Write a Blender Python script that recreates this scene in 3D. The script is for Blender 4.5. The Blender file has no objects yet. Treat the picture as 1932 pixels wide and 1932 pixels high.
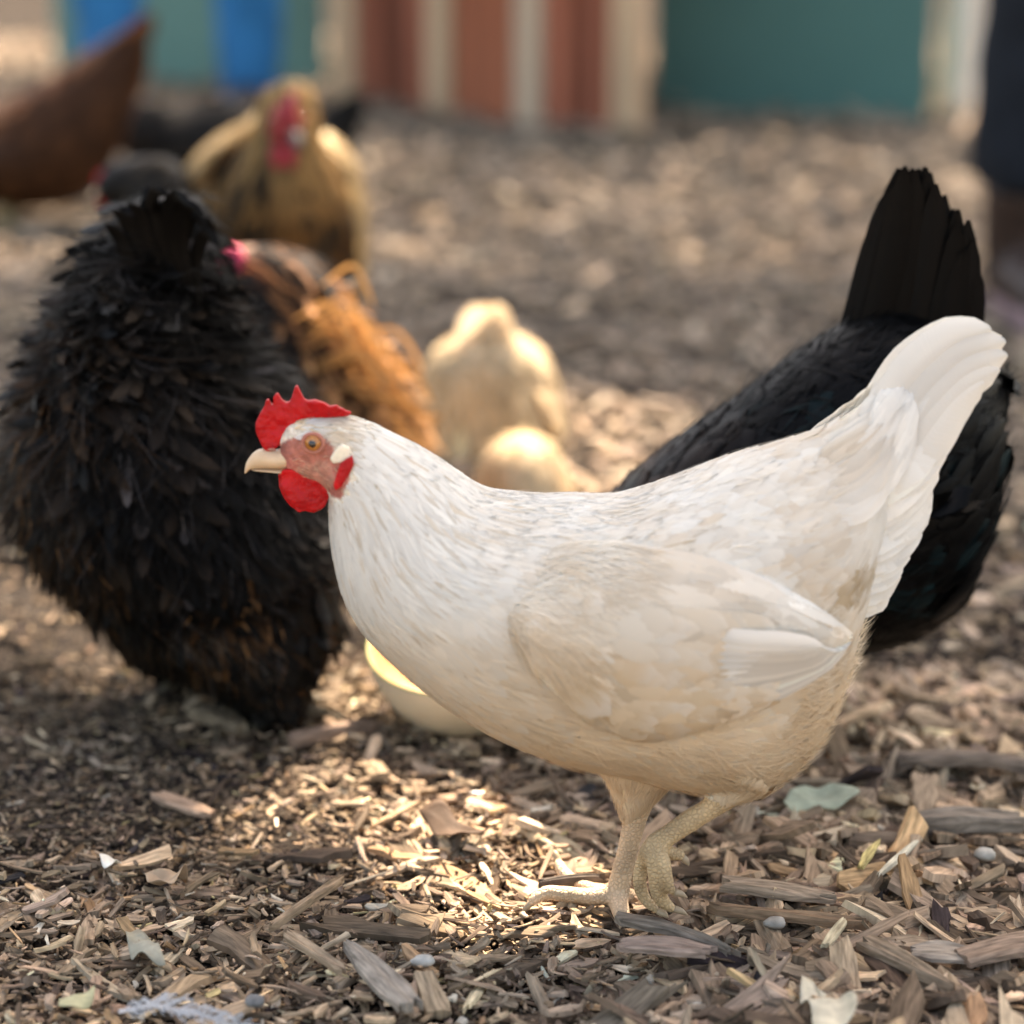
import bpy, bmesh, math, random
import numpy as np
from mathutils import Vector, Matrix
R = math.radians
rng = np.random.default_rng(7)
random.seed(7)
scene = bpy.context.scene
C = scene.collection

# ------------------------------------------------------------------ camera
CAM_H, PITCH, LENS, SENS = 0.69, 16.0, 60.0, 24.0
cam_d = bpy.data.cameras.new('camera')
cam = bpy.data.objects.new('camera', cam_d)
C.objects.link(cam)
cam.location = (0, 0, CAM_H)
cam.rotation_euler = (R(90 - PITCH), 0, 0)
cam_d.lens = LENS; cam_d.sensor_width = SENS; cam_d.sensor_height = SENS; cam_d.sensor_fit = 'HORIZONTAL'
cam_d.clip_start = 0.05; cam_d.clip_end = 500
cam_d.dof.use_dof = True
cam_d.dof.focus_distance = 1.575
cam_d.dof.aperture_fstop = 2.15
cam_d.dof.aperture_blades = 0
scene.camera = cam

# ------------------------------------------------------------------ world, sun, exposure
SUN = Vector((0.30, 0.78, 1.20)).normalized()
w = bpy.data.worlds.new('World'); scene.world = w
w.use_nodes = True
nt = w.node_tree
bg = nt.nodes['Background']
sky = nt.nodes.new('ShaderNodeTexSky')
sky.sky_type = 'NISHITA'; sky.sun_disc = False
sky.sun_elevation = math.asin(SUN.z); sky.sun_rotation = math.atan2(SUN.x, SUN.y)
sky.air_density = 1.0; sky.dust_density = 3.0; sky.ozone_density = 0.6
nt.links.new(sky.outputs[0], bg.inputs[0])
bg.inputs[1].default_value = 0.14
sun_d = bpy.data.lights.new('sun', 'SUN')
sun_d.energy = 5.0; sun_d.angle = R(0.5); sun_d.color = (1.0, 0.945, 0.915)
sun = bpy.data.objects.new('sun', sun_d); C.objects.link(sun)
sun.rotation_euler = SUN.to_track_quat('Z', 'Y').to_euler()
sun.location = (3, 6, 10)
vs = scene.view_settings
vs.view_transform = 'Standard'; vs.look = 'None'; vs.gamma = 1.0
vs.exposure = 2.2
try:
    vs.use_white_balance = True
    vs.white_balance_temperature = 8350; vs.white_balance_tint = 11
except Exception: pass
scene.cycles.use_denoising = True
scene.cycles.max_bounces = 8
scene.cycles.transparent_max_bounces = 40

# ------------------------------------------------------------------ pixel of the photograph (1932 wide) -> point in the yard
FPX = 966.0 / (SENS / 2 / LENS)
cp, sp = math.cos(R(PITCH)), math.sin(R(PITCH))
def ray(px, py):
    a = (px - 966) / FPX; b = (966 - py) / FPX
    return np.array([a, cp + b * sp, b * cp - sp])
def W(px, py, Y):                       # where that ray meets the upright plane y = Y
    d = ray(px, py); t = Y / d[1]
    return np.array([d[0] * t, Y, CAM_H + d[2] * t])
def G(px, py, z=0.0):                   # where it meets the ground
    d = ray(px, py); t = (z - CAM_H) / d[2]
    return np.array([d[0] * t, d[1] * t, z])

# ------------------------------------------------------------------ helpers
def tag(o, label=None, cat=None, group=None, kind=None):
    if label: o['label'] = label
    if cat: o['category'] = cat
    if group: o['group'] = group
    if kind: o['kind'] = kind
    return o
def thing(name, label, cat, loc=(0, 0, 0), group=None):
    o = bpy.data.objects.new(name, None); C.objects.link(o)
    o.location = loc; o.empty_display_size = 0.05
    return tag(o, label, cat, group)
def link(name, me, parent=None, label=None):
    o = bpy.data.objects.new(name, me); C.objects.link(o)
    if parent is not None:
        o.parent = parent
        o.matrix_parent_inverse = Matrix.Translation(-Vector(parent.location))
    if label: o['label'] = label
    return o
def mkmesh(name, V, F, mats, mi=None, uv=None, col=None, smooth=True, nrm=None):
    V = np.asarray(V, np.float32); F = np.asarray(F, np.int32)
    if F.shape[1] == 4 and (F[:, 2] == F[:, 3]).all(): F = np.ascontiguousarray(F[:, :3])
    me = bpy.data.meshes.new(name)
    k = F.shape[1]
    me.vertices.add(len(V)); me.vertices.foreach_set('co', V.ravel())
    me.loops.add(F.size); me.loops.foreach_set('vertex_index', F.ravel())
    me.polygons.add(len(F))
    me.polygons.foreach_set('loop_start', np.arange(0, F.size, k, dtype=np.int32))
    if mi is not None: me.polygons.foreach_set('material_index', np.asarray(mi, np.int32))
    me.polygons.foreach_set('use_smooth', np.full(len(F), smooth, bool))
    for m in (mats if isinstance(mats, (list, tuple)) else [mats]): me.materials.append(m)
    if uv is not None:
        l = me.uv_layers.new(name='UVMap')
        l.data.foreach_set('uv', np.asarray(uv, np.float32)[F.ravel()].ravel())
    if col is not None:
        a = me.color_attributes.new('col', 'FLOAT_COLOR', 'POINT')
        c4 = np.ones((len(V), 4), np.float32); c4[:, :3] = col
        a.data.foreach_set('color', c4.ravel())
    me.update(calc_edges=True)
    me.validate()
    if nrm is not None:
        me.normals_split_custom_set_from_vertices([tuple(x) for x in nrm])
    return me
def norm(a): return a / np.maximum(np.linalg.norm(a, axis=-1, keepdims=True), 1e-9)
def join(parts):
    V, F, o = [], [], 0
    for v, f in parts:
        V.append(np.asarray(v, float)); F.append(np.asarray(f, int) + o); o += len(v)
    return np.concatenate(V), np.concatenate(F)
def grid_faces(n, m, closed=True):
    f = []
    for i in range(n - 1):
        for j in range(m if closed else m - 1):
            a, b = i * m + j, i * m + (j + 1) % m
            f.append((a, b, b + m, a + m))
    return f
def cr(A, n):                            # smooth resampling of station rows
    A = np.asarray(A, float)
    d = np.linalg.norm(np.diff((A[:, 0:2] + A[:, 2:4]) / 2, axis=0), axis=1) + np.linalg.norm(np.diff(A[:, 4:5], axis=0), axis=1) + 1e-5
    s = np.concatenate([[0], np.cumsum(d)])
    m = np.zeros_like(A)
    h = np.diff(s)[:, None]; sl = np.diff(A, axis=0) / h
    m[1:-1] = (sl[:-1] * h[1:] + sl[1:] * h[:-1]) / (h[1:] + h[:-1]); m[0] = sl[0]; m[-1] = sl[-1]
    t = np.linspace(0, s[-1], n); i = np.clip(np.searchsorted(s, t, 'right') - 1, 0, len(A) - 2)
    hh = (s[i + 1] - s[i])[:, None]; x = (t - s[i])[:, None] / hh
    return ((2 * x**3 - 3 * x**2 + 1) * A[i] + (x**3 - 2 * x**2 + x) * hh * m[i] + (-2 * x**3 + 3 * x**2) * A[i + 1] + (x**3 - x**2) * hh * m[i + 1])
def pathr(P, n):                         # smooth polyline of any width
    P = np.asarray(P, float)
    s = np.concatenate([[0], np.cumsum(np.linalg.norm(np.diff(P[:, :3], axis=0), axis=1) + 1e-6)])
    h = np.diff(s)[:, None]; sl = np.diff(P, axis=0) / h
    m = np.zeros_like(P); m[0] = sl[0]; m[-1] = sl[-1]
    if len(P) > 2: m[1:-1] = (sl[:-1] * h[1:] + sl[1:] * h[:-1]) / (h[1:] + h[:-1])
    t = np.linspace(0, s[-1], n); i = np.clip(np.searchsorted(s, t, 'right') - 1, 0, len(P) - 2)
    hh = (s[i + 1] - s[i])[:, None]; x = (t - s[i])[:, None] / hh
    return ((2 * x**3 - 3 * x**2 + 1) * P[i] + (x**3 - 2 * x**2 + x) * hh * m[i] + (-2 * x**3 + 3 * x**2) * P[i + 1] + (x**3 - x**2) * hh * m[i + 1])
def loft_grid(st, n=72, m=48):
    """rows (Tx,Tz,Bx,Bz, half depth, y of the centre, egg) -> grid of points; column 0 is T, the first half faces the camera"""
    A = cr(st, n)
    th = np.arange(m) / m * 2 * np.pi
    c, s = np.cos(th)[None], np.sin(th)[None]
    cx, cz = (A[:, 0] + A[:, 2]) / 2, (A[:, 1] + A[:, 3]) / 2
    ux, uz = (A[:, 0] - A[:, 2]) / 2, (A[:, 1] - A[:, 3]) / 2
    P = np.zeros((n, m, 3))
    P[..., 0] = cx[:, None] + ux[:, None] * c
    P[..., 2] = cz[:, None] + uz[:, None] * c
    P[..., 1] = A[:, 5:6] - np.maximum(A[:, 4:5], 5e-4) * s * (1 - A[:, 6:7] * c)
    return P
def loft_mesh(P):
    n, m, _ = P.shape
    V = P.reshape(-1, 3); F = grid_faces(n, m)
    V = np.concatenate([V, P[0].mean(0)[None], P[-1].mean(0)[None]])
    a, b = n * m, n * m + 1
    F = [tuple(f[::-1]) for f in F]
    for j in range(0, m, 2):
        F.append((a, j, (j + 1) % m, (j + 2) % m)); q = (n - 1) * m
        F.append((b, q + (j + 2) % m, q + (j + 1) % m, q + j))
    return V, np.array(F)
def tube(P, n=24, m=12, flat=1.0):
    """P rows x,y,z,r -> closed tube"""
    A = pathr(P, n)
    T = norm(np.gradient(A[:, :3], axis=0))
    ref = np.array([0.13, 0.97, 0.2]) if abs(T[:, 1]).mean() < 0.8 else np.array([1.0, 0.1, 0.2])
    s = norm(np.cross(T, ref)); u = np.cross(s, T)
    th = np.arange(m) / m * 2 * np.pi
    V = A[:, None, :3] + np.maximum(A[:, 3], 2e-4)[:, None, None] * (np.cos(th)[None, :, None] * s[:, None] * flat + np.sin(th)[None, :, None] * u[:, None])
    return loft_mesh(V)
def ball(c, r, sub=3):
    bm = bmesh.new(); bmesh.ops.create_icosphere(bm, subdivisions=sub, radius=1.0)
    V = np.array([v.co[:] for v in bm.verts]); F = np.array([[v.index for v in f.verts] for f in bm.faces]); bm.free()
    return V * np.array(r) + np.array(c), np.concatenate([F, F[:, 2:3]], 1)
def fuse(name, parts, voxel, mats, smooth=2):
    """several closed shapes -> ONE continuous skin"""
    V, F = join(parts)
    me = bpy.data.meshes.new('tmp')
    me.from_pydata([tuple(v) for v in V], [], [tuple(dict.fromkeys(f)) for f in F.tolist()])
    o = bpy.data.objects.new('tmp', me); C.objects.link(o)
    r = o.modifiers.new('r', 'REMESH'); r.mode = 'VOXEL'; r.voxel_size = voxel; r.use_smooth_shade = True
    if smooth:
        s = o.modifiers.new('s', 'SMOOTH'); s.iterations = smooth; s.factor = 0.5
    dg = bpy.context.evaluated_depsgraph_get(); dg.update()
    out = bpy.data.meshes.new_from_object(o.evaluated_get(dg)); out.name = name
    bpy.data.objects.remove(o); bpy.data.meshes.remove(me)
    out.materials.clear()
    for m in (mats if isinstance(mats, (list, tuple)) else [mats]): out.materials.append(m)
    out.polygons.foreach_set('use_smooth', np.ones(len(out.polygons), bool))
    return out
def verts(me):
    a = np.zeros(len(me.vertices) * 3, np.float32); me.vertices.foreach_get('co', a); return a.reshape(-1, 3)
def centres(me):
    a = np.zeros(len(me.polygons) * 3, np.float32); me.polygons.foreach_get('center', a); return a.reshape(-1, 3)
def paint(me, col):
    a = me.color_attributes.get('col') or me.color_attributes.new('col', 'FLOAT_COLOR', 'POINT')
    c4 = np.ones((len(me.vertices), 4), np.float32); c4[:, :3] = col
    a.data.foreach_set('color', c4.ravel())
def inpoly(x, z, poly):
    r = np.zeros(np.shape(x), bool); n = len(poly); j = n - 1
    for i in range(n):
        xi, zi, xj, zj = *poly[i], *poly[j]
        r ^= ((zi > z) != (zj > z)) & (x < (xj - xi) * (z - zi) / (zj - zi + 1e-12) + xi); j = i
    return r
def vnoise(p, f, seed=0):                # cheap smooth value noise of points, -1..1
    q = np.asarray(p) * f + seed * 17.13
    i = np.floor(q).astype(np.int64); t = q - i; t = t * t * (3 - 2 * t)
    def h(a):
        v = (a[..., 0] * 73856093) ^ (a[..., 1] * 19349663) ^ (a[..., 2] * 83492791)
        v = (v ^ (v >> 13)) * 1274126177 & 0x7fffffff
        return (v % 10007) / 5003.5 - 1
    out = 0
    for dx in (0, 1):
        for dy in (0, 1):
            for dz in (0, 1):
                wgt = (t[..., 0] if dx else 1 - t[..., 0]) * (t[..., 1] if dy else 1 - t[..., 1]) * (t[..., 2] if dz else 1 - t[..., 2])
                out = out + wgt * h(i + np.array([dx, dy, dz]))
    return out

# ------------------------------------------------------------------ materials
def mat(name, rgb=(.5, .5, .5), rough=.6, attr=False, noise=None, bump=None, spec=.3, sss=0.0, transl=0.0, sheen=0.0):
    """noise=(scale, amount), bump=(scale, strength, distance)"""
    m = bpy.data.materials.new(name); m.use_nodes = True
    t = m.node_tree; N, L = t.nodes, t.links
    b = N['Principled BSDF']; b.inputs['Roughness'].default_value = rough
    b.inputs['Specular IOR Level'].default_value = spec
    b.inputs['Base Color'].default_value = (*rgb, 1)
    src = None
    tc = N.new('ShaderNodeTexCoord')
    if attr:
        a = N.new('ShaderNodeVertexColor'); a.layer_name = 'col'; src = a.outputs[0]
    if noise:
        nz = N.new('ShaderNodeTexNoise'); nz.inputs['Scale'].default_value = noise[0]; nz.inputs['Detail'].default_value = 6
        L.new(tc.outputs['Object'], nz.inputs['Vector'])
        mr = N.new('ShaderNodeMapRange'); mr.inputs[1].default_value = .25; mr.inputs[2].default_value = .75
        mr.inputs[3].default_value = 1 - noise[1]; mr.inputs[4].default_value = 1 + noise[1]
        L.new(nz.outputs[0], mr.inputs[0])
        mx = N.new('ShaderNodeMix'); mx.data_type = 'RGBA'; mx.blend_type = 'MULTIPLY'; mx.inputs[0].default_value = 1
        if src: L.new(src, mx.inputs[6])
        else: mx.inputs[6].default_value = (*rgb, 1)
        L.new(mr.outputs[0], mx.inputs[7]); src = mx.outputs[2]
    if src: L.new(src, b.inputs['Base Color'])
    if bump:
        nz = N.new('ShaderNodeTexNoise'); nz.inputs['Scale'].default_value = bump[0]; nz.inputs['Detail'].default_value = 5
        L.new(tc.outputs['Object'], nz.inputs['Vector'])
        bp = N.new('ShaderNodeBump'); bp.inputs['Strength'].default_value = bump[1]; bp.inputs['Distance'].default_value = bump[2]
        L.new(nz.outputs[0], bp.inputs['Height']); L.new(bp.outputs[0], b.inputs['Normal'])
    if sss:
        b.inputs['Subsurface Weight'].default_value = sss
        b.inputs['Subsurface Radius'].default_value = (.006, .002, .001); b.inputs['Subsurface Scale'].default_value = 0.6
    if sheen: b.inputs['Sheen Weight'].default_value = sheen
    if transl:
        o = N['Material Output']; tr = N.new('ShaderNodeBsdfTranslucent'); ms = N.new('ShaderNodeMixShader')
        ms.inputs[0].default_value = transl
        if src: L.new(src, tr.inputs[0])
        else: tr.inputs[0].default_value = (*rgb, 1)
        L.new(b.outputs[0], ms.inputs[1]); L.new(tr.outputs[0], ms.inputs[2]); L.new(ms.outputs[0], o.inputs[0])
    return m
def feather_mat(name, rough=.65, transl=.25, spec=.15, barb=.25, ragged=True, sheen=0.0):
    """col attribute, fine barbs along the vane, frayed edges; UV = (across -1..1, along 0..1) moved to 0..1"""
    m = mat(name, attr=True, rough=rough, spec=spec, transl=transl, sheen=sheen)
    t = m.node_tree; N, L = t.nodes, t.links
    uvn = N.new('ShaderNodeUVMap'); uvn.uv_map = 'UVMap'
    sx = N.new('ShaderNodeSeparateXYZ'); L.new(uvn.outputs[0], sx.inputs[0])
    a = N.new('ShaderNodeMath'); a.operation = 'SUBTRACT'; L.new(sx.outputs[0], a.inputs[0]); a.inputs[1].default_value = .5
    ab = N.new('ShaderNodeMath'); ab.operation = 'ABSOLUTE'; L.new(a.outputs[0], ab.inputs[0])
    # barbs leave the shaft at a slant: coordinate = along - 0.35 * |across|
    sl = N.new('ShaderNodeMath'); sl.operation = 'MULTIPLY_ADD'; L.new(ab.outputs[0], sl.inputs[0]); sl.inputs[1].default_value = -.5; L.new(sx.outputs[1], sl.inputs[2])
    geo = N.new('ShaderNodeObjectInfo')
    cb = N.new('ShaderNodeCombineXYZ'); L.new(sl.outputs[0], cb.inputs[0]); L.new(sx.outputs[2], cb.inputs[2])
    cs = N.new('ShaderNodeVertexColor'); cs.layer_name = 'col'
    sc_ = N.new('ShaderNodeSeparateColor'); L.new(cs.outputs[0], sc_.inputs[0])
    add = N.new('ShaderNodeMath'); add.operation = 'MULTIPLY'; L.new(sc_.outputs[0], add.inputs[0]); add.inputs[1].default_value = 913.0
    L.new(add.outputs[0], cb.inputs[1])
    mp = N.new('ShaderNodeVectorMath'); mp.operation = 'MULTIPLY'; mp.inputs[1].default_value = (42, 1, 1); L.new(cb.outputs[0], mp.inputs[0])
    nz = N.new('ShaderNodeTexNoise'); nz.inputs['Scale'].default_value = 1.0; nz.inputs['Detail'].default_value = 2; L.new(mp.outputs[0], nz.inputs['Vector'])
    b = N['Principled BSDF']
    bp = N.new('ShaderNodeBump'); bp.inputs['Strength'].default_value = barb; bp.inputs['Distance'].default_value = .0006
    L.new(nz.outputs[0], bp.inputs['Height']); L.new(bp.outputs[0], b.inputs['Normal'])
    if ragged:
        o = N['Material Output']; last = o.inputs[0].links[0].from_socket
        # visible where  edge distance > noise
        th = N.new('ShaderNodeMapRange'); L.new(nz.outputs[0], th.inputs[0])
        th.inputs[1].default_value = .3; th.inputs[2].default_value = .7; th.inputs[3].default_value = .50; th.inputs[4].default_value = .36
        lt = N.new('ShaderNodeMath'); lt.operation = 'GREATER_THAN'; L.new(ab.outputs[0], lt.inputs[0]); L.new(th.outputs[0], lt.inputs[1])
        tp = N.new('ShaderNodeBsdfTransparent'); ms = N.new('ShaderNodeMixShader')
        L.new(lt.outputs[0], ms.inputs[0]); L.new(last, ms.inputs[1]); L.new(tp.outputs[0], ms.inputs[2]); L.new(ms.outputs[0], o.inputs[0])
    return m
M = {}
M['plume_white'] = feather_mat('white_plumage', transl=.42, barb=.15)
M['plume_quill'] = feather_mat('white_quill', transl=.38, barb=.55)
M['plume_dark'] = feather_mat('dark_plumage', rough=.38, transl=.02, spec=.07, barb=.5)
M['plume_warm'] = feather_mat('warm_plumage', rough=.55, transl=.3, barb=.3)
M['skin'] = mat('bird_skin', attr=True, rough=.6, noise=(300, .32), bump=(380, .9, .0018), sss=.15, spec=.3)
M['comb'] = mat('red_comb', (.42, .006, .009), rough=.45, noise=(45, .42), bump=(300, .8, .0018), sss=.1, spec=.22)
M['comb_pink'] = mat('pink_comb', (.62, .05, .12), rough=.5, noise=(60, .15), bump=(300, .4, .001), sss=.2)
M['comb_dull'] = mat('dull_red_comb', (.26, .02, .03), rough=.5, noise=(60, .2))
M['lobe'] = mat('pale_earlobe', (.72, .66, .52), rough=.6, noise=(200, .12), bump=(400, .5, .001), sss=.15)
M['horn'] = mat('beak_horn', (.62, .45, .29), rough=.4, noise=(80, .2), bump=(120, .2, .001), sss=.1)
M['claw'] = mat('claw_horn', (.34, .25, .16), rough=.45, noise=(200, .2))
M['horn_grey'] = mat('grey_beak_horn', (.07, .06, .058), rough=.6, noise=(80, .2))
M['iris'] = mat('amber_iris', (.38, .15, .035), rough=.15, noise=(500, .3), spec=.6)
M['pupil'] = mat('black_pupil', (.004, .003, .003), rough=.06, spec=.8)
M['lid'] = mat('eyelid_skin', (.36, .14, .10), rough=.55, bump=(600, .4, .001))
def shank_mat():
    m = mat('scaly_shank', (.5, .36, .15), rough=.5, spec=.4, attr=True)
    t = m.node_tree; N, L = t.nodes, t.links; b = N['Principled BSDF']
    tc = N.new('ShaderNodeTexCoord')
    vo = N.new('ShaderNodeTexVoronoi'); vo.feature = 'DISTANCE_TO_EDGE'; vo.inputs['Scale'].default_value = 360
    L.new(tc.outputs['Object'], vo.inputs['Vector'])
    mr = N.new('ShaderNodeMapRange'); mr.inputs[1].default_value = .0; mr.inputs[2].default_value = .22; L.new(vo.outputs[0], mr.inputs[0])
    bp = N.new('ShaderNodeBump'); bp.inputs['Strength'].default_value = .75; bp.inputs['Distance'].default_value = .0007
    L.new(mr.outputs[0], bp.inputs['Height']); L.new(bp.outputs[0], b.inputs['Normal'])
    mx = N.new('ShaderNodeMix'); mx.data_type = 'RGBA'; mx.blend_type = 'MULTIPLY'; mx.inputs[0].default_value = .22
    src = b.inputs['Base Color'].links[0].from_socket
    L.new(src, mx.inputs[6]); L.new(mr.outputs[0], mx.inputs[7]); L.new(mx.outputs[2], b.inputs['Base Color'])
    return m
M['shank'] = shank_mat()
def wood_mat(name, attr=True, rgb=(.3, .2, .13), grain=(3, 60), amt=.55, rough=.8, bs=.6, bd=.0012):
    """UV x runs along the grain in metres-ish units, y across"""
    m = mat(name, rgb, rough=rough, attr=attr, spec=.15)
    t = m.node_tree; N, L = t.nodes, t.links; b = N['Principled BSDF']
    uvn = N.new('ShaderNodeUVMap'); uvn.uv_map = 'UVMap'
    mp = N.new('ShaderNodeVectorMath'); mp.operation = 'MULTIPLY'; mp.inputs[1].default_value = (grain[0], grain[1], 1); L.new(uvn.outputs[0], mp.inputs[0])
    nz = N.new('ShaderNodeTexNoise'); nz.inputs['Scale'].default_value = 1; nz.inputs['Detail'].default_value = 4; L.new(mp.outputs[0], nz.inputs['Vector'])
    mr = N.new('ShaderNodeMapRange'); mr.inputs[1].default_value = .3; mr.inputs[2].default_value = .7
    mr.inputs[3].default_value = 1 - amt; mr.inputs[4].default_value = 1 + amt * .6; L.new(nz.outputs[0], mr.inputs[0])
    mx = N.new('ShaderNodeMix'); mx.data_type = 'RGBA'; mx.blend_type = 'MULTIPLY'; mx.inputs[0].default_value = 1
    if attr: L.new(b.inputs['Base Color'].links[0].from_socket, mx.inputs[6])
    else: mx.inputs[6].default_value = (*rgb, 1)
    L.new(mr.outputs[0], mx.inputs[7]); L.new(mx.outputs[2], b.inputs['Base Color'])
    bp = N.new('ShaderNodeBump'); bp.inputs['Strength'].default_value = bs; bp.inputs['Distance'].default_value = bd
    L.new(nz.outputs[0], bp.inputs['Height']); L.new(bp.outputs[0], b.inputs['Normal'])
    return m
M['chip'] = wood_mat('wood_chip', grain=(60, 420))
M['board'] = wood_mat('painted_board', grain=(1.5, 22), amt=.35)
M['soil'] = mat('soil', (.030, .023, .018), rough=.95, noise=(35, .5), bump=(120, .8, .01), spec=.1)
M['panel'] = mat('green_painted_panel', (.066, .165, .145), rough=.6, noise=(2.2, .18), bump=(30, .15, .004), spec=.2)
M['panel_pale'] = mat('pale_green_painted_panel', (.13, .255, .215), rough=.6, noise=(2.2, .15), bump=(30, .15, .004), spec=.2)
M['plaster'] = mat('pale_plaster', (.72, .66, .58), rough=.85, noise=(1.5, .12), bump=(20, .3, .01))
M['denim'] = mat('blue_denim', (.012, .15, .34), rough=.85, noise=(9, .55), bump=(600, .4, .001))
M['black_cloth'] = mat('black_trouser_cloth', (.006, .009, .014), rough=.85, noise=(60, .2), bump=(600, .3, .001))
M['shirt'] = mat('plain_shirt_cloth', (.3, .28, .26), rough=.9, noise=(40, .1))
M['human_skin'] = mat('person_skin', (.5, .29, .2), rough=.55, sss=.1)
M['hair'] = mat('brown_hair', (.05, .03, .02), rough=.5, noise=(200, .3), bump=(300, .6, .003))
M['boot'] = mat('brown_leather', (.035, .018, .012), rough=.5, noise=(40, .3), bump=(150, .3, .001))
M['sole'] = mat('pinkish_dusty_sole', (.26, .17, .17), rough=.8, noise=(60, .2))
M['leaf'] = mat('tree_leaf', (.06, .1, .025), rough=.6, noise=(8, .3))
M['bark'] = mat('tree_bark', (.12, .085, .06), rough=.9, noise=(15, .4), bump=(40, .9, .02))
M['dry_leaf'] = mat('dry_leaf', attr=True, rough=.75, noise=(120, .2), bump=(160, .5, .001), transl=.2)
M['stone'] = mat('pale_pebble', attr=True, rough=.75, noise=(150, .2), bump=(250, .6, .001))
M['rind'] = mat('melon_rind', (.60, .50, .36), rough=.5, noise=(40, .12), bump=(200, .2, .001), sss=.1)
M['flesh'] = mat('melon_flesh', (.60, .36, .17), rough=.5, noise=(50, .2), bump=(140, .4, .002), sss=.3)

# ------------------------------------------------------------------ feathers
def samp(P, u, v):
    n, m, _ = P.shape
    uc = np.clip(u, 0, n - 1.0001); i = uc.astype(int); fu = (uc - i)[..., None]
    v = np.mod(v, m); j = np.minimum(v.astype(int), m - 1); fv = (v - j)[..., None]; j2 = (j + 1) % m
    return (P[i, j] * (1 - fu) + P[i + 1, j] * fu) * (1 - fv) + (P[i, j2] * (1 - fu) + P[i + 1, j2] * fu) * fv
def frames(P, closed=True):
    Tu = np.gradient(P, axis=0)
    if closed: Tv = (np.roll(P, -1, 1) - np.roll(P, 1, 1)) / 2
    else: Tv = np.gradient(P, axis=1)
    N_ = norm(np.cross(Tv, Tu))
    cen = P.mean(1, keepdims=True) if closed else None
    if closed and ((P - cen) * N_).sum(-1).mean() < 0: N_ = -N_
    return Tu, Tv, N_
PROF = {'round': ([0, .12, .35, .65, .85, .95, 1], [.3, .6, .9, 1, .8, .5, .12]),
        'point': ([0, .15, .4, .7, .9, 1], [.4, .8, 1, .75, .35, .03]),
        'strand': ([0, .5, 1], [1, .8, .1])}
def feathers(P, n, L, Wd, lift=.003, curl=0.0, droop=0.0, col=(.7, .7, .7), colvar=.06, colfn=None, keep=None, prof='round', nv=6, nu=5,
             closed=True, Nflip=None, off=.0005, cup=.15, jit=.25, ur=(0, 1), vr=(0, 1), Lfn=None, swirl=.12, tipcol=None, nblend=1.0, rise=0.0, rel=1.0, sink=0.0):
    Tu, Tv, NN = frames(P, closed)
    if Nflip is not None and ((NN * Nflip).sum(-1).mean() < 0): NN = -NN
    nn, mm, _ = P.shape
    ar = np.linalg.norm(np.cross(Tu, Tv), axis=-1)
    I, J = np.meshgrid(np.arange(nn), np.arange(mm), indexing='ij')
    ok = (I >= ur[0] * (nn - 1)) & (I <= ur[1] * (nn - 1)) & (J >= vr[0] * mm) & (J <= vr[1] * mm)
    if not closed: ok &= (J < mm - 1)
    p = (ar * ok).ravel(); p = p / p.sum()
    k = rng.choice(nn * mm, n, p=p)
    u0 = np.clip((k // mm) + rng.random(n) - .5, 0, nn - 1.001); v0 = (k % mm) + rng.random(n) - .5
    if not closed: v0 = np.clip(v0, 0, mm - 1.001)
    B = samp(P, u0, v0)
    if keep is not None:
        q = keep(B); u0, v0, B = u0[q], v0[q], B[q]; n = len(u0)
    o = np.argsort(-u0); u0, v0, B = u0[o], v0[o], B[o]
    Ls = L * (1 + jit * (rng.random(n) * 2 - 1)); Ws = Wd * (1 + jit * (rng.random(n) * 2 - 1))
    if Lfn is not None: f = Lfn(B); Ls = Ls * f; Ws = Ws * np.sqrt(f)
    t = np.linspace(0, 1, nv)
    tu = samp(Tu, u0, v0); tv = samp(Tv, u0, v0)
    lu = np.maximum(np.linalg.norm(tu, axis=1), 1e-5); lv = np.maximum(np.linalg.norm(tv, axis=1), 2e-4)
    sw = swirl * rng.normal(size=n)
    gv = -tv[:, 2] / lv; gu = -tu[:, 2] / lu
    du = Ls * (1 + droop * gu) / lu; dv = Ls * (droop * gv + sw) / lv
    u = u0[:, None] + du[:, None] * t; v = v0[:, None] + dv[:, None] * t
    if not closed: v = np.clip(v, 0, mm - 1.001)
    S = samp(P, u, v)
    ex = np.maximum(u - (nn - 1.001), 0)[..., None]
    endt = norm(samp(Tu, np.full_like(u, nn - 2.), v)) * lu[:, None, None]
    S = S + endt * ex
    Nn = norm(samp(NN, u, v))
    cu = curl * (.5 + rng.random(n)) if curl else np.zeros(n)
    A = S + Nn * (off + rise * rng.random(n)[:, None, None] + (lift * (.5 + rng.random(n)))[:, None, None] * t[None, :, None] + (cu * Ls)[:, None, None] * (t**2)[None, :, None])
    if sink: A = A - Nn * (sink * np.exp(-t * 7))[None, :, None]
    if curl:   # frizzled: the tip rolls back over the base
        back = norm(A[:, -1] - A[:, 0])[:, None]
        A = A - back * (cu * Ls * .55)[:, None, None] * (t**3)[None, :, None]
    D = norm(np.gradient(A, axis=1))
    side = norm(np.cross(Nn, D))
    if curl: Nn2 = norm(np.cross(D, side))
    else: Nn2 = Nn
    wp = np.interp(t, *PROF[prof])
    us = np.linspace(-1, 1, nu)
    V = A[:, :, None] + side[:, :, None] * (Ws[:, None, None] * wp[None, :, None] * us[None, None])[..., None] - Nn2[:, :, None] * (cup * Ws[:, None, None] * (us**2)[None, None])[..., None]
    NR = norm(Nn2[:, :, None] + side[:, :, None] * (us * .30 * rel)[None, None, :, None] + D[:, :, None] * (.22 * rel * (t - .35))[None, :, None, None]) if nblend else None
    base = np.array(col)[None] if colfn is None else colfn(B)
    cc = base * (1 + colvar * rng.normal(size=(n, 1)))
    Cc = np.repeat(np.repeat(cc[:, None, None], nv, 1), nu, 2)
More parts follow.
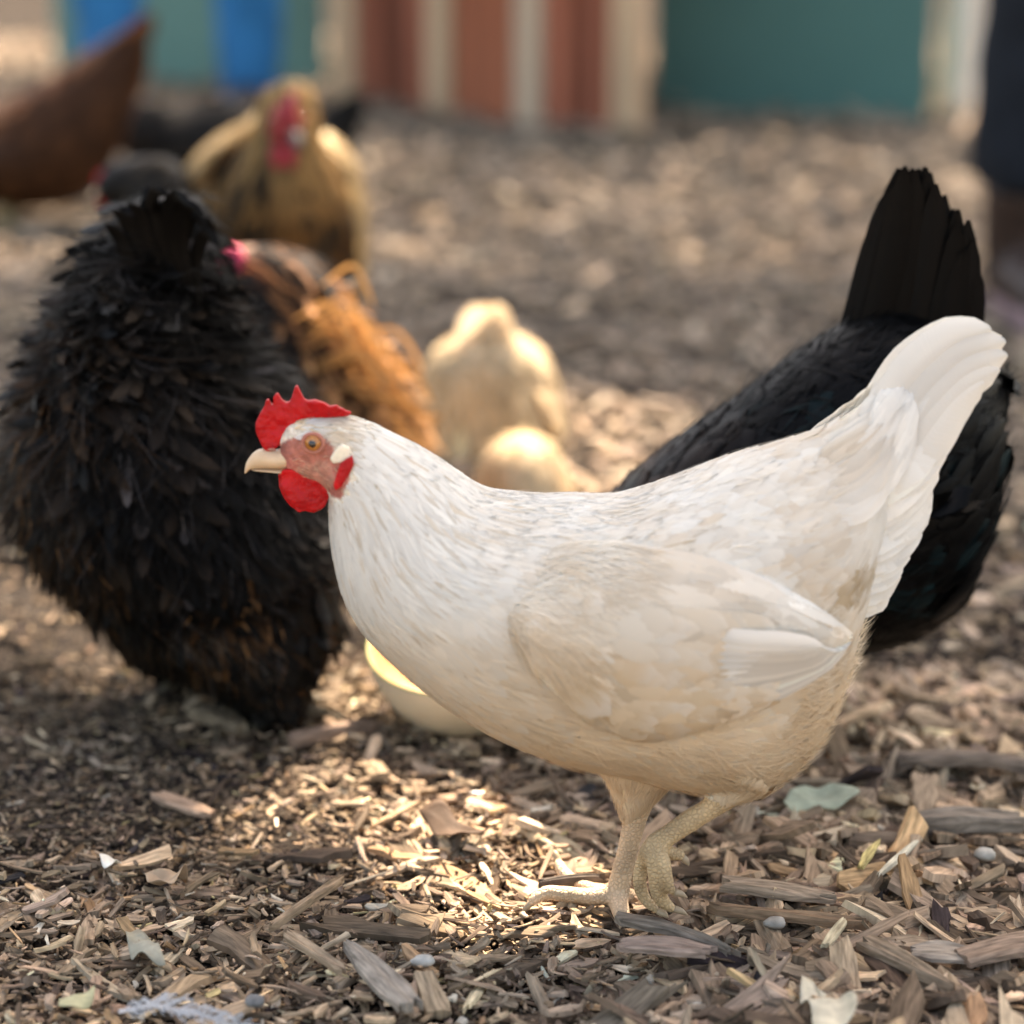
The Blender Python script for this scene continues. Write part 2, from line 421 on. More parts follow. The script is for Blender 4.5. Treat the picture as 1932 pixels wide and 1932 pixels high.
    if tipcol is not None:
        tf = np.clip((t - .55) / .3, 0, 1)[None, :, None, None] * rng.choice([0, .25, .5], size=(n, 1, 1, 1))
        Cc = Cc * (1 - tf) + np.array(tipcol) * tf
    UV = np.zeros((n, nv, nu, 2)); UV[..., 0] = (us * .5 + .5)[None, None]; UV[..., 1] = t[None, :, None] + 0 * UV[..., 1]
    q = (np.arange(nv - 1)[:, None] * nu + np.arange(nu - 1)[None]).ravel()
    f = np.stack([q, q + 1, q + 1 + nu, q + nu], 1)
    F = (f[None] + (np.arange(n) * nv * nu)[:, None, None]).reshape(-1, 4)
    # winding that agrees with the wanted normal
    V = V.reshape(-1, 3); NR = NR.reshape(-1, 3)
    a = V[F[:, 0]]; g = np.cross(V[F[:, 1]] - a, V[F[:, 3]] - a)
    if (g * NR[F[:, 0]]).sum() < 0: F = F[:, ::-1]
    return V, F, UV.reshape(-1, 2), np.clip(Cc.reshape(-1, 3), 0.001, .95), NR
def plume(name, lst, m, parent):
    V = np.concatenate([a[0] for a in lst]); UV = np.concatenate([a[2] for a in lst]); CO = np.concatenate([a[3] for a in lst]); NR = np.concatenate([a[4] for a in lst])
    o = 0; F = []
    for a in lst: F.append(a[1] + o); o += len(a[0])
    me = mkmesh(name, V, np.concatenate(F), m, uv=UV, col=CO, smooth=True, nrm=NR)
    return link(name, me, parent)
def vane(path, width, nrmv, col, nv=16, nu=7, prof='round', cup=.12, rel=1.0):
    """one large quill feather along a path of points; returns the same tuple as feathers()"""
    A = pathr(np.asarray(path, float), nv); t = np.linspace(0, 1, nv)
    D = norm(np.gradient(A, axis=0)); Nn = np.tile(norm(np.array(nrmv, float)), (nv, 1))
    side = norm(np.cross(Nn, D)); Nn = norm(np.cross(D, side))
    us = np.linspace(-1, 1, nu); wp = np.interp(t, *PROF[prof]) * width
    V = A[:, None] + side[:, None] * (wp[:, None] * us[None])[..., None] - Nn[:, None] * (cup * width * us**2)[None, :, None]
    V = V + Nn[:, None] * (.0012 * np.exp(-(us / .12)**2))[None, :, None]
    NR = norm(Nn[:, None] + side[:, None] * (us * .35 * rel)[None, :, None])
    UV = np.zeros((nv, nu, 2)); UV[..., 0] = us * .35 + .5; UV[..., 1] = (t * np.linalg.norm(np.diff(A, axis=0), axis=1).sum() / .03)[:, None]
    q = (np.arange(nv - 1)[:, None] * nu + np.arange(nu - 1)[None]).ravel()
    F = np.stack([q, q + 1, q + 1 + nu, q + nu], 1)
    V = V.reshape(-1, 3); NR = NR.reshape(-1, 3)
    a = V[F[:, 0]]; g = np.cross(V[F[:, 1]] - a, V[F[:, 3]] - a)
    if (g * NR[F[:, 0]]).sum() < 0: F = F[:, ::-1]
    co = np.tile(np.array(col, float), (len(V), 1)) * (1 + .04 * rng.normal())
    return V, F, UV.reshape(-1, 2), np.clip(co, .001, .95), NR
def slab(name, outline, thick, m, parent, ydir=(0, 1, 0), voxel=.0009, smooth=4, yfn=None, label=None):
    """a fleshy flap: closed outline (3-D points in one plane), given thickness, rounded"""
    P = np.asarray(outline, float); d = np.asarray(ydir, float) * thick / 2
    n = len(P)
    me = bpy.data.meshes.new('tmp'); bm = bmesh.new()
    a = [bm.verts.new(p - d) for p in P]; b = [bm.verts.new(p + d) for p in P]
    bm.faces.new(a); bm.faces.new(b[::-1])
    for i in range(n): bm.faces.new((a[i], b[i], b[(i + 1) % n], a[(i + 1) % n]))
    bmesh.ops.triangulate(bm, faces=bm.faces[:]); bmesh.ops.recalc_face_normals(bm, faces=bm.faces[:])
    V = np.array([v.co[:] for v in bm.verts]); bm.verts.index_update()
    F = np.array([[v.index for v in f.verts] + [f.verts[2].index] for f in bm.faces]); bm.free(); bpy.data.meshes.remove(me)
    out = fuse(name, [(V, F)], voxel, m, smooth)
    if yfn is not None:
        v = verts(out); v = yfn(v); out.vertices.foreach_set('co', v.astype(np.float32).ravel()); out.update()
    return link(name, out, parent, label)
def legs_tubes(specs, n=22, m=12): return [tube(s, n, m) for s in specs]
def near_path(c, specs, fac=1.35):
    r = np.zeros(len(c), bool)
    for s in specs:
        A = pathr(np.asarray(s, float), 40)
        for a in A: r |= ((c - a[:3])**2).sum(1) < (a[3] * fac + .001)**2
    return r
def bird_body(name, P, specs, voxel, parent, col, shank=(.5, .37, .17), extra=(), colfn=None, legz=None, mats=None):
    me = fuse(name, [loft_mesh(P)] + legs_tubes(specs) + list(extra), voxel, mats or [M['skin'], M['shank']], 2)
    c = centres(me); lg = near_path(c, specs)
    if legz is not None: lg &= c[:, 2] < legz
    me.polygons.foreach_set('material_index', lg.astype(np.int32))
    v = verts(me)
    cc = np.tile(np.array(col, float), (len(v), 1)) if colfn is None else colfn(v)
    lv = near_path(v, specs)
    if legz is not None: lv &= v[:, 2] < legz
    sk = np.where((v[lv, 1] < specs[0][0][1] - .03)[:, None], np.array(shank) * np.array((.86, .85, .74)), np.array(shank)); cc[lv] = sk * (1 + .25 * vnoise(v[lv], 120)[:, None])
    paint(me, np.clip(cc, .002, .95))
    return link(name, me, parent)
def foot(x, y, z0, top, r=.0065, fwd=(-1, 0), spread=.6, tl=.055, hock=None):
    """shank from 'top' to the ground plus three front toes and a hind toe; list of tube specs"""
    f = np.array([fwd[0], fwd[1]]); s = np.array([-f[1], f[0]])
    a = np.array([x, y, z0 + .012])
    out = [[(*top, r * 1.25), (*((np.array(top) * .4 + a * .6)), r * .95), (*a, r * 1.1)]]
    for k in (-1, 0, 1):
        d = f * (1 - .25 * abs(k)) + s * k * spread; d = d / np.linalg.norm(d); l = tl * (1 if k == 0 else .82)
        out.append([(*a, r), (x + d[0] * l * .4, y + d[1] * l * .4, z0 + .011, r * .75), (x + d[0] * l * .85, y + d[1] * l * .85, z0 + .006, r * .6), (x + d[0] * l * 1.15, y + d[1] * l * 1.15, z0 + .001, r * .2)])
    out.append([(*a, r), (x - f[0] * tl * .3, y - f[1] * tl * .3, z0 + .006, r * .6), (x - f[0] * tl * .5, y - f[1] * tl * .5, z0 + .002, r * .2)])
    return out
def st_px(rows, Y):
    """station rows in photo pixels (Tx,Ty,Bx,By,depth,y offset,egg) at distance Y -> metres"""
    out = []
    for r in rows:
        a = W(r[0], r[1], Y); b = W(r[2], r[3], Y)
        out.append((a[0], a[2], b[0], b[2], r[4], Y + (r[5] if len(r) > 5 else 0), r[6] if len(r) > 6 else 0))
    return out
def eye_parts(parent, c, nrmv, r=.0052):
    n_ = np.asarray(nrmv, float) / np.linalg.norm(nrmv)
    e = link('eye', mkmesh('eye', *ball(c, r, 3), M['iris']), parent)
    link('pupil', mkmesh('pupil', *ball(np.array(c) + n_ * r * .72, r * .45, 3), M['pupil']), e)
    s = np.cross(n_, (0, 0, 1.)); s /= np.linalg.norm(s); u = np.cross(s, n_)
    ring = [(*(np.array(c) + n_ * r * .42 + (s * math.cos(q) * 1.06 + u * math.sin(q) * .98) * r * 1.0), r * .23) for q in np.linspace(0, 2 * math.pi, 25)]
    link('eyelid', mkmesh('eyelid', *tube(ring, 48, 8), M['lid']), parent)

# ================================================================== SETTING
# ground: one sheet to the horizon, finely bumpy near the birds
def gh(x, y):
    p = np.stack([x, y, 0 * x], -1)
    return .010 * vnoise(p, 3.1, 2) + .006 * vnoise(p, 9.0, 5) + .02 * vnoise(p, .8, 9) * np.clip((y - 2.2) / 2, 0, 1) - .004
def build_ground():
    xs = np.concatenate([[-60, -20, -8, -4], np.linspace(-2.2, 2.2, 150), [4, 8, 20, 60]])
    ys = np.concatenate([[-60, -15, -4, -1], np.linspace(.3, 7.5, 230), [9, 12, 20, 60]])
    X, Y_ = np.meshgrid(xs, ys, indexing='ij')
    Z = gh(X, Y_); V = np.stack([X, Y_, Z], -1).reshape(-1, 3)
    F = np.array([f[::-1] for f in grid_faces(len(xs), len(ys), False)])
    o = link('ground', mkmesh('ground', V, F, M['soil'])); tag(o, 'dark earth under the wood chip mulch of the chicken yard', kind='structure')
build_ground()

def build_bounce_mulch():  # unseen sheet added to bounce warm sunlight onto the hens
    xs = np.linspace(-30, 30, 30); ys = np.linspace(-30, 1.02, 30)
    X, Y_ = np.meshgrid(xs, ys, indexing='ij'); V = np.stack([X, Y_, 0 * X + .016], -1).reshape(-1, 3)
    o = link('bounce_mulch', mkmesh('bounce_mulch', V, np.array([f[::-1] for f in grid_faces(30, 30, False)]), mat('pale_bounce_mulch', (.36, .27, .195), .95, noise=(25, .4), bump=(60, .8, .01), spec=.1)))
    tag(o, 'brown mulch sheet behind the camera, added to bounce warm light', kind='structure')
build_bounce_mulch()

PAL = np.array([(.20, .150, .110), (.27, .205, .150), (.13, .095, .070), (.33, .245, .170), (.24, .19, .15), (.40, .33, .25), (.075, .055, .042), (.30, .2, .12), (.21, .165, .13)])
PW = np.array([.2, .19, .17, .11, .11, .05, .12, .03, .05])
def chips(n, xr, yr, Lm, zmax, wfac=(.18, .5), seed=1, dens=None, tilt=.22, bias=.02):
    g = np.random.default_rng(seed)
    x = g.uniform(*xr, n); y = g.uniform(*yr, n)
    if dens is not None:
        q = g.random(n) < dens(x, y); x, y = x[q], y[q]; n = len(x)
    L = Lm * np.exp(g.normal(0, .5, n)); big = np.clip(.70 + 1.3 * np.clip((x - .02) / .2, 0, 1) * (y < 1.9), .6, 2.0)
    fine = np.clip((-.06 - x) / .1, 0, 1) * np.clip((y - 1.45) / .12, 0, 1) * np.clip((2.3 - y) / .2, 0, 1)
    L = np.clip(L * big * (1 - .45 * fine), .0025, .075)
    Wd = L * g.uniform(*wfac, n); Wd = np.clip(Wd, .0011, .016); T = np.clip(Wd * g.uniform(.2, .6, n), .0009, .006)
    nl, nw = 5, 3
    s = np.linspace(-.5, .5, nl); c = np.linspace(-.5, .5, nw)
    lx = np.broadcast_to(s[None, :, None], (n, nl, nw)).copy(); wy = np.broadcast_to(c[None, None], (n, nl, nw)).copy()
    # jagged ends, tapering sides
    lx[:, 0] += g.normal(0, .09, (n, nw)); lx[:, -1] += g.normal(0, .09, (n, nw)); lx[:, 1:-1] += g.normal(0, .03, (n, nl - 2, nw))
    tp = 1 - g.uniform(0, .75, (n, 1)) * np.abs(s[None] * 2)**2 * (1 + np.sign(s)[None] * g.uniform(-1, 1, (n, 1))) / 2
    tp = np.clip(tp + g.normal(0, .09, (n, nl)), .12, 1.4); wy = wy * tp[..., None] + g.normal(0, .05, (n, nl, nw))
    bend = g.normal(0, .06, (n, 1, 1)); side = g.normal(0, .06, (n, 1, 1)); cupf = g.normal(.0, .11, (n, 1, 1)); tw = g.normal(0, .22, (n, 1, 1))
    X = lx * L[:, None, None]; Yw = wy * Wd[:, None, None] + side * (lx**2) * L[:, None, None]
    Zm = bend * (lx**2) * 2 * L[:, None, None] + cupf * wy**2 * 4 * Wd[:, None, None] * .5 + tw * lx * wy * Wd[:, None, None] * 2
    Zt = Zm + T[:, None, None] * (.5 + g.normal(0, .18, (n, nl, nw))) * (1 - .5 * (np.abs(wy) > .4))
    Zb = Zm - T[:, None, None] * .5
    V = np.stack([np.stack([X, Yw, Zt], -1), np.stack([X, Yw, Zb], -1)], 1)          # n,2,nl,nw,3
    yaw = g.uniform(0, 2 * np.pi, n); pt = g.normal(0, tilt, n); rl = g.normal(0, tilt * 1.3, n)
    cy, sy, cx, sx_, cr_, sr = np.cos(yaw), np.sin(yaw), np.cos(pt), np.sin(pt), np.cos(rl), np.sin(rl)
    e = lambda a: a[:, None, None, None]
    vx, vy, vz = V[..., 0], V[..., 1], V[..., 2]
    vy, vz = vy * e(cr_) - vz * e(sr), vy * e(sr) + vz * e(cr_)
    vx, vz = vx * e(cx) - vz * e(sx_), vx * e(sx_) + vz * e(cx)
    vx, vy = vx * e(cy) - vy * e(sy), vx * e(sy) + vy * e(cy)
    z = gh(x, y) + g.random(n)**1.3 * zmax + np.abs(np.sin(pt)) * L * .25
    V = np.stack([vx + e(x), vy + e(y), vz + e(z)], -1).reshape(-1, 3)
    k = nl * nw; q = (np.arange(nl - 1)[:, None] * nw + np.arange(nw - 1)[None]).ravel()
    f = [np.stack([q, q + nw, q + nw + 1, q + 1], 1), np.stack([q, q + 1, q + nw + 1, q + nw], 1) + k]
    for j in (0, nw - 1):
        i = np.arange(nl - 1) * nw + j; a = np.stack([i, i + k, i + nw + k, i + nw], 1); f.append(a if j else a[:, ::-1])
    for i0 in (0, (nl - 1) * nw):
        i = i0 + np.arange(nw - 1); a = np.stack([i, i + 1, i + 1 + k, i + k], 1); f.append(a[:, ::-1] if i0 == 0 else a)
    f = np.concatenate(f)[:, ::-1]
    F = (f[None] + (np.arange(n) * 2 * k)[:, None, None]).reshape(-1, 4)
    col = PAL[g.choice(len(PAL), n, p=PW / PW.sum())] * np.exp(np.where(y > 2.2, .22, .36)[:, None] * g.normal(size=(n, 1)) + bias) * (1 + .018 * g.normal(size=(n, 3)))
    far_mix = np.clip((y - 2.2) / 1.5, 0, .45)[:, None]; col = col * (1 - far_mix) + np.array((.235, .20, .170)) * far_mix  # farther chips blend towards one even grey brown
    rare = g.random(n) + (L > .018); col[rare < .018] = np.array((.40, .37, .32)); col[(rare > .018) & (rare < .026)] = np.array((.32, .27, .15))
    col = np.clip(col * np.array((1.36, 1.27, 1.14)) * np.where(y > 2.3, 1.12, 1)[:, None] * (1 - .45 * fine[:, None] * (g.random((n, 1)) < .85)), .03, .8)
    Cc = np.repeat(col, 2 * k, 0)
    UV = np.zeros((n, 2, nl, nw, 2)); UV[..., 0] = X[:, None] + g.uniform(0, 50, n)[:, None, None, None]; UV[..., 1] = Yw[:, None] + .3 * Zt[:, None] * np.array([0, 1])[None, :, None, None] + g.uniform(0, 50, n)[:, None, None, None]
    return V, F, UV.reshape(-1, 2), Cc
def build_chips():
    hw = lambda y, pad: .2 * y + pad
    dens = lambda x, y: np.abs(x) < .215 * y + .06
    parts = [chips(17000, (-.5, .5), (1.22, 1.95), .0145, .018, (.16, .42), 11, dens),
             chips(11000, (-.5, .5), (1.22, 1.95), .007, .011, (.2, .6), 12, dens, .3, -.45),  # base layer darkened, shadow between the chips painted into its colour
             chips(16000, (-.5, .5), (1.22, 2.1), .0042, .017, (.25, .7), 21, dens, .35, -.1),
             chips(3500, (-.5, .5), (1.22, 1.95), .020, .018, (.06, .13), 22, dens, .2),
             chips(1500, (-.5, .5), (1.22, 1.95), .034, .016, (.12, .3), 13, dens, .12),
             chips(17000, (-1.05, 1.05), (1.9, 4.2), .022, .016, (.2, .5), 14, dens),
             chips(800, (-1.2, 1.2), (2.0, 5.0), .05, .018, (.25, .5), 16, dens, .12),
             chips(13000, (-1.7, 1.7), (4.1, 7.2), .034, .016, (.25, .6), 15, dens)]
    V = np.concatenate([p[0] for p in parts]); UV = np.concatenate([p[2] for p in parts]); Cc = np.concatenate([p[3] for p in parts])
    F, o = [], 0
    for p in parts: F.append(p[1] + o); o += len(p[0])
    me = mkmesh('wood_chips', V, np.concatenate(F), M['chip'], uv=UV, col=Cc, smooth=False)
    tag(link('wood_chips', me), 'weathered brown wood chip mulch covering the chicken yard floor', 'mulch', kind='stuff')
build_chips()

# ------------------------------------------------------------------ boards and panels at the back
def boxm(c0, ux, uy, uz):
    """box from corner c0 along three edge vectors, with UV along uz"""
    c0, ux, uy, uz = map(lambda a: np.asarray(a, float), (c0, ux, uy, uz))
    V = np.array([c0 + a * ux + b * uy + c * uz for c in (0, 1) for b in (0, 1) for a in (0, 1)])
    F = np.array([(0, 2, 3, 1), (4, 5, 7, 6), (0, 1, 5, 4), (2, 6, 7, 3), (0, 4, 6, 2), (1, 3, 7, 5)])
    return V, F
def bevel(me, wd):
    bm = bmesh.new(); bm.from_mesh(me); bmesh.ops.bevel(bm, geom=bm.edges[:], offset=wd, segments=2, affect='EDGES', profile=.6); bm.to_mesh(me); bm.free(); return me
def board(name, a, b, h, thick, out, col, parent, m=None, label=None, z0=-.02):
    """upright board between ground points a and b; 'out' pushes it towards the yard"""
    a, b = np.array(a[:2]), np.array(b[:2]); d = b - a; l = np.linalg.norm(d); d /= l; nr = np.array([d[1], -d[0]])
    if nr[1] > 0: nr = -nr
    c0 = np.array([*(a + nr * out), z0])
    V, F = boxm(c0, (*(d * l), 0), (*(nr * thick), 0), (0, 0, h))
    rel = V - c0
    uv = np.stack([V[:, 2], rel[:, 0] * d[0] + rel[:, 1] * d[1] + random.random() * 9], 1)
    me = mkmesh(name, V, F, m or M['board'], uv=uv, col=np.tile(col, (8, 1)), smooth=False)
    bevel(me, min(.004, thick * .3))
    o = link(name, me, parent, label); return o
def coop():
    A = G(624, 186); B = G(1212, 252)
    root = thing('chicken_coop', 'reddish board coop wall with tan battens behind the hens', 'coop', (A + B) / 2)
    def at(px): 
        k = (px - 966) / FPX; d_ = lambda p: p[0] - k * (p[1] * cp + (CAM_H - .15) * sp); t = d_(A) / (d_(A) - d_(B)); return A + (B - A) * t
    red, dk, tan = (.42, .135, .070), (.22, .070, .040), (.60, .40, .245)
    seg = [(626, 672, tan, 'batten', -.020), (674, 714, (.40, .13, .075), 'plank', -.03), (715, 765, dk, 'plank', -.042), (767, 804, (.40, .13, .075), 'plank', -.03), (807, 850, tan, 'batten', -.021),
           (852, 970, red, 'plank', -.03), (973, 1022, (.62, .45, .31), 'batten', -.021), (1025, 1070, (.40, .13, .075), 'plank', -.03), (1073, 1110, dk, 'plank', -.042), (1113, 1155, (.40, .13, .075), 'plank', -.03), (1158, 1212, tan, 'post', -.018)]
    for a, b, c, nme, o in seg: board(nme, at(a), at(b), 0.5, .03, o, c, root)
    d = norm((B - A)); nr = np.array([d[1], -d[0], 0]); nr = -nr if nr[1] > 0 else nr
    # side wall running back from the corner, and a lid
    S = B + np.array([-.1, 1.1, 0])
    board('side_panel', B - nr * .01, S, 0.5, .03, 0, red, root)
    V, F = boxm(A + nr * .1 + np.array([0, 0, .485]) - d * .06, d * (np.linalg.norm(B - A) + .12), -nr * 1.3, (0, 0, .04))
    link('roof', mkmesh('roof', V, F, M['board'], uv=V[:, :2], col=np.tile((.2, .16, .13), (8, 1)), smooth=False), root)
coop()
def panels():
    a, b = G(1235, 205), G(1752, 217)
    r = thing('green_fence', 'dark teal green solid panel right of the board coop', 'fence', (a + b) / 2)
    board('sheet', a, b, .5, .02, 0, (1, 1, 1), r, M['panel'])
    board('rail', a, b, .06, .03, -.045, (1, 1, 1), r, M['panel'], z0=.40)
    a, b = W(112, 130, 6.2), W(616, 130, 6.05); a[2] = b[2] = 0
    r = thing('green_fence', 'pale sage green solid panel behind the blue jeans', 'fence', (a + b) / 2)
    board('sheet', a, b, .5, .02, 0, (1, 1, 1), r, M['panel_pale'])
    board('rail', a, b, .06, .03, -.045, (1, 1, 1), r, M['panel_pale'], z0=.40)
    # a pale post is added for sun glints in the right gap, and a pale wall closes the yard far behind
    p = W(1800, 240, 5.6)
    V, F = tube([(p[0], 5.6, -.02, .045), (p[0] + .01, 5.6, .5, .04), (p[0], 5.62, 1.1, .038)], 20, 14)
    tag(link('glint_post', mkmesh('glint_post', V, F, wood_mat('glint_post_wood', False, (.78, .70, .60), (3, 30), .5), uv=V[:, [2, 0]])), 'pale round post added in place of bright sun glints right of the teal panel', 'post')
    V, F = boxm((-9, 11, -.05), (18, 0, 0), (0, .2, 0), (0, 0, 2.2))
    tag(link('yard_wall', mkmesh('yard_wall', V, F, M['plaster'], smooth=False)), 'pale sunlit wall far behind the green panels', 'wall')
panels()

# ================================================================== WHITE HEN
FOOT = G(1165, 1706, .006)
YH = FOOT[1] - .028                      # middle plane of the hen
def PX(px, py, y=0.0): return W(px, py, YH + y)
def Z1(X, Y_, y=0.0): return PX(404.9 + .2934 * X, 688.3 + .2934 * Y_, y)   # points read off an enlarged view of the head
def white_hen():
    root = thing('hen', 'white hen with bright red comb walking left in the foreground', 'hen', (FOOT[0], YH, 0))
    rows = [(528, 822, 532, 884, .006), (548, 796, 548, 896, .0115), (575, 789, 575, 906, .0150), (605, 786, 603, 915, .0175), (640, 783, 622, 935, .0195), (690, 796, 622, 962, .0235), (745, 823, 623, 990, .029),
            (805, 855, 628, 1030, .037), (862, 894, 637, 1075, .046), (920, 930, 652, 1125, .054), (1000, 943, 684, 1180, .0625), (1090, 945, 745, 1240, .071), (1190, 943, 830, 1312, .077),
            (1285, 908, 930, 1372, .0800, 0, .08), (1385, 867, 1050, 1420, .0810, 0, .1), (1480, 839, 1180, 1448, .079, 0, .12), (1550, 815, 1295, 1476, .075, 0, .12), (1605, 782, 1405, 1492, .067, 0, .1), (1640, 755, 1495, 1440, .057, 0, .08),
            (1668, 730, 1560, 1345, .045), (1690, 715, 1602, 1230, .036), (1705, 712, 1642, 1125, .028), (1725, 715, 1690, 1020, .018), (1745, 722, 1735, 900, .011), (1770, 720, 1762, 800, .005)]
    P = loft_grid(st_px(rows, YH), 110, 72)
    # legs (photo points at the leg's own depth)
    def far(px, py, r, dy=.0): p = PX(971.7 + .20957 * px, 1376.6 + .20957 * py, .028 + dy); return (*p, r)
    def near(px, py, r, dy=.0): p = PX(971.7 + .20957 * px, 1376.6 + .20957 * py, -.03 + dy); return (*p, r)
    leg_far = [[far(1200, 120, .030), far(1170, 380, .020), far(1130, 620, .0100), far(1040, 980, .0070), far(950, 1350, .0072), far(920, 1490, .0078)],
               [far(920, 1490, .0070), far(640, 1430, .0052, .012), far(450, 1300, .0043, .025), far(390, 1200, .0035, .034), far(365, 1130, .0010, .038)],
               [far(920, 1490, .0070), far(640, 1500, .0054, -.004), far(400, 1475, .0052, -.008), far(270, 1470, .0046, -.010), far(160, 1540, .0036, -.012), far(100, 1610, .0010, -.013)],
               [far(920, 1490, .0072), far(940, 1590, .0062, -.012), far(960, 1680, .0052, -.024), far(950, 1760, .0014, -.034)],
               [far(930, 1480, .0060), far(1080, 1510, .0042, .012), far(1180, 1570, .0012, .018)]]
    leg_near = [[near(1950, 420, .022, .006), near(1830, 640, .0088), near(1560, 830, .0070), near(1330, 985, .0066), near(1235, 1045, .0070)],
                [near(1240, 1045, .0066), near(1255, 1180, .0056, -.006), near(1275, 1360, .0053, -.006), near(1320, 1530, .0048, -.002), near(1400, 1600, .0034), near(1500, 1645, .0009)],
                [near(1220, 1060, .0062), near(1150, 1200, .0048, .006), near(1120, 1370, .0046, .008), near(1170, 1520, .0040, .008), near(1270, 1620, .0028, .006), near(1330, 1660, .0008, .004)],
                [near(1260, 1050, .0060), near(1335, 1200, .0048, -.012), near(1365, 1350, .0042, -.013), near(1410, 1450, .0030, -.011), near(1500, 1490, .0009, -.01)],
                [near(1290, 1040, .0060), near(1400, 1120, .0042, .002), near(1490, 1130, .0038, .002), near(1530, 1180, .0012, .002)]]
    specs = leg_far + leg_near
    face = [Z1(*q)[[0, 2]] for q in [(330, 520), (400, 500), (470, 468), (520, 440), (590, 415), (680, 418), (760, 462), (815, 505), (885, 560), (890, 640), (830, 790), (765, 800), (730, 770), (640, 760), (500, 700), (420, 690), (340, 640)]]
    HX = Z1(890, 0)[0]
    def bodycol(v):
        c = np.tile(np.array((.62, .55, .44)), (len(v), 1))
        f = inpoly(v[:, 0], v[:, 2], face)
        n1 = vnoise(v, 170, 3); n2 = vnoise(v, 420, 4)
        c[f] = (np.array((.36, .125, .095)) * (1 + .35 * n1[:, None] + .28 * n2[:, None]))[f]
        ez = Z1(638, 498)
        d = np.hypot(v[:, 0] - ez[0], v[:, 2] - ez[2])
        g = f & (d < .0125); c[g] = c[g] * .7 + np.array((.45, .16, .10)) * .3
        low = f & (inpoly(v[:, 0], v[:, 2], [Z1(*q)[[0, 2]] for q in [(600, 590), (760, 560), (790, 700), (740, 770), (560, 720), (520, 640)]]))
        c[low] = c[low] * .6 + np.array((.5, .3, .22)) * .4
        return c
    body = bird_body('body', P, specs, .0022, root, (.7, .6, .5), (.66, .46, .29), colfn=bodycol, legz=PX(0, 1466)[2])
    # ---- plumage
    GZ = lambda py: PX(0, py)[2]
    xw = lambda px: PX(px, 1000)[0]
    def white(B):
        c = np.tile(np.array((.84, .815, .755)), (len(B), 1))
        px = (B[:, 0] / (YH / cp) * FPX * 1.0)  # only used for soft regional colour
        lowf = np.clip((GZ(1040) - B[:, 2]) / .08, 0, 1)                       # cream breast and belly, with warm ground bounce painted in
        c = c * (1 - lowf[:, None]) + np.array((.90, .765, .585)) * lowf[:, None]
        tan = np.clip(.30 + .45 * vnoise(B, 26, 6) + .35 * vnoise(B, 110, 7) + .09 * rng.normal(size=len(B)), 0, 1) * np.clip((B[:, 0] - xw(800)) / .05, 0, 1) * np.clip((xw(1650) - B[:, 0]) / .03, 0, 1)
        c = c * (1 - .62 * tan[:, None]) + np.array((.60, .43, .24)) * .62 * tan[:, None]
        st = np.clip(1 - np.hypot((B[:, 0] - xw(1570)) / .022, (B[:, 2] - GZ(1085)) / .013), 0, 1)[:, None] ** .6  # a browner patch behind the wing tip
        c = c * (1 - .8 * st) + np.array((.45, .3, .12)) * .8 * st
        hd = np.clip(1 - np.hypot((B[:, 0] - Z1(760, 0)[0]) / .018, (B[:, 2] - Z1(0, 400)[2]) / .012), 0, 1)[:, None]
        return c * (1 - .6 * hd) + np.array((.55, .36, .15)) * .6 * hd
    fpoly = lambda B: inpoly(B[:, 0], B[:, 2], face) & (B[:, 0] < HX + .004)
    nof = lambda B: ~fpoly(B) & (B[:, 0] > Z1(420, 0)[0])
    headk = lambda B: nof(B) & (B[:, 0] < Z1(1000, 0)[0])
    neckk = lambda B: nof(B) & (B[:, 0] > Z1(560, 0)[0])
    def hackle(B):
        c = white(B); k = (rng.random((len(B), 1)) < .22) * rng.random((len(B), 1)) * .5
        return c * (1 - k) + np.array((.58, .45, .28)) * k
    lst = [feathers(P, 2600, .0085, .0013, .0006, col=(.78, .73, .64), colfn=white, keep=headk, prof='point', nu=3, nv=4, ur=(0.02, .24), off=.0003),
           # hackle: long narrow feathers down the neck, in two passes
           feathers(P, 5600, .026, .0026, .0007, rel=.6, colfn=hackle, colvar=.045, keep=neckk, prof='point', nu=3, nv=7, ur=(.10, .40), swirl=.10, droop=.1),
           feathers(P, 3200, .036, .0028, .0009, rel=.6, colfn=hackle, colvar=.045, keep=neckk, prof='point', nu=3, nv=8, ur=(.16, .43), swirl=.12, droop=.12),
           # breast and body: small rounded scales, larger to the rear
           feathers(P, 4200, .022, .0078, .0010, rel=.55, colfn=white, colvar=.03, keep=lambda B: nof(B) & ((B[:, 0] < xw(1540)) | (B[:, 2] < GZ(880))), ur=(.28, .80), droop=.15, nu=5, nv=6, tipcol=(.83, .79, .71)),
           feathers(P, 700, .036, .0075, .0012, rel=.5, colfn=white, colvar=.05, keep=lambda B: (B[:, 2] > GZ(1000)) & (B[:, 0] < xw(1500)), ur=(.42, .80), nu=5, nv=8, prof='point', swirl=.06),
           # loose down on belly, thigh and rump
           feathers(P, 8000, .024, .0006, .0018, rel=.4, colfn=lambda B: white(B) * 1.03, colvar=.03, keep=lambda B: (B[:, 2] < GZ(1300)) & (B[:, 0] > xw(1000)), prof='strand', nu=2, nv=5, ur=(.4, .97), swirl=.5, droop=.25, rise=.002),
           feathers(P, 7000, .017, .0004, .0030, rel=.3, colfn=lambda B: white(B) * 1.03, colvar=.05, keep=lambda B: (B[:, 0] > xw(1480)) & (B[:, 2] < GZ(1180)), prof='strand', nu=2, nv=5, ur=(.6, .99), swirl=.4, droop=.3, rise=.004),
           feathers(P, 2200, .017, .0005, .0006, colfn=lambda B: white(B) * 1.03, colvar=.05, keep=lambda B: (B[:, 2] > GZ(1300)) & nof(B), prof='strand', nu=2, nv=4, ur=(.25, .78), swirl=.25, rise=.002)]
    plume('plumage', lst, M['plume_white'], root)
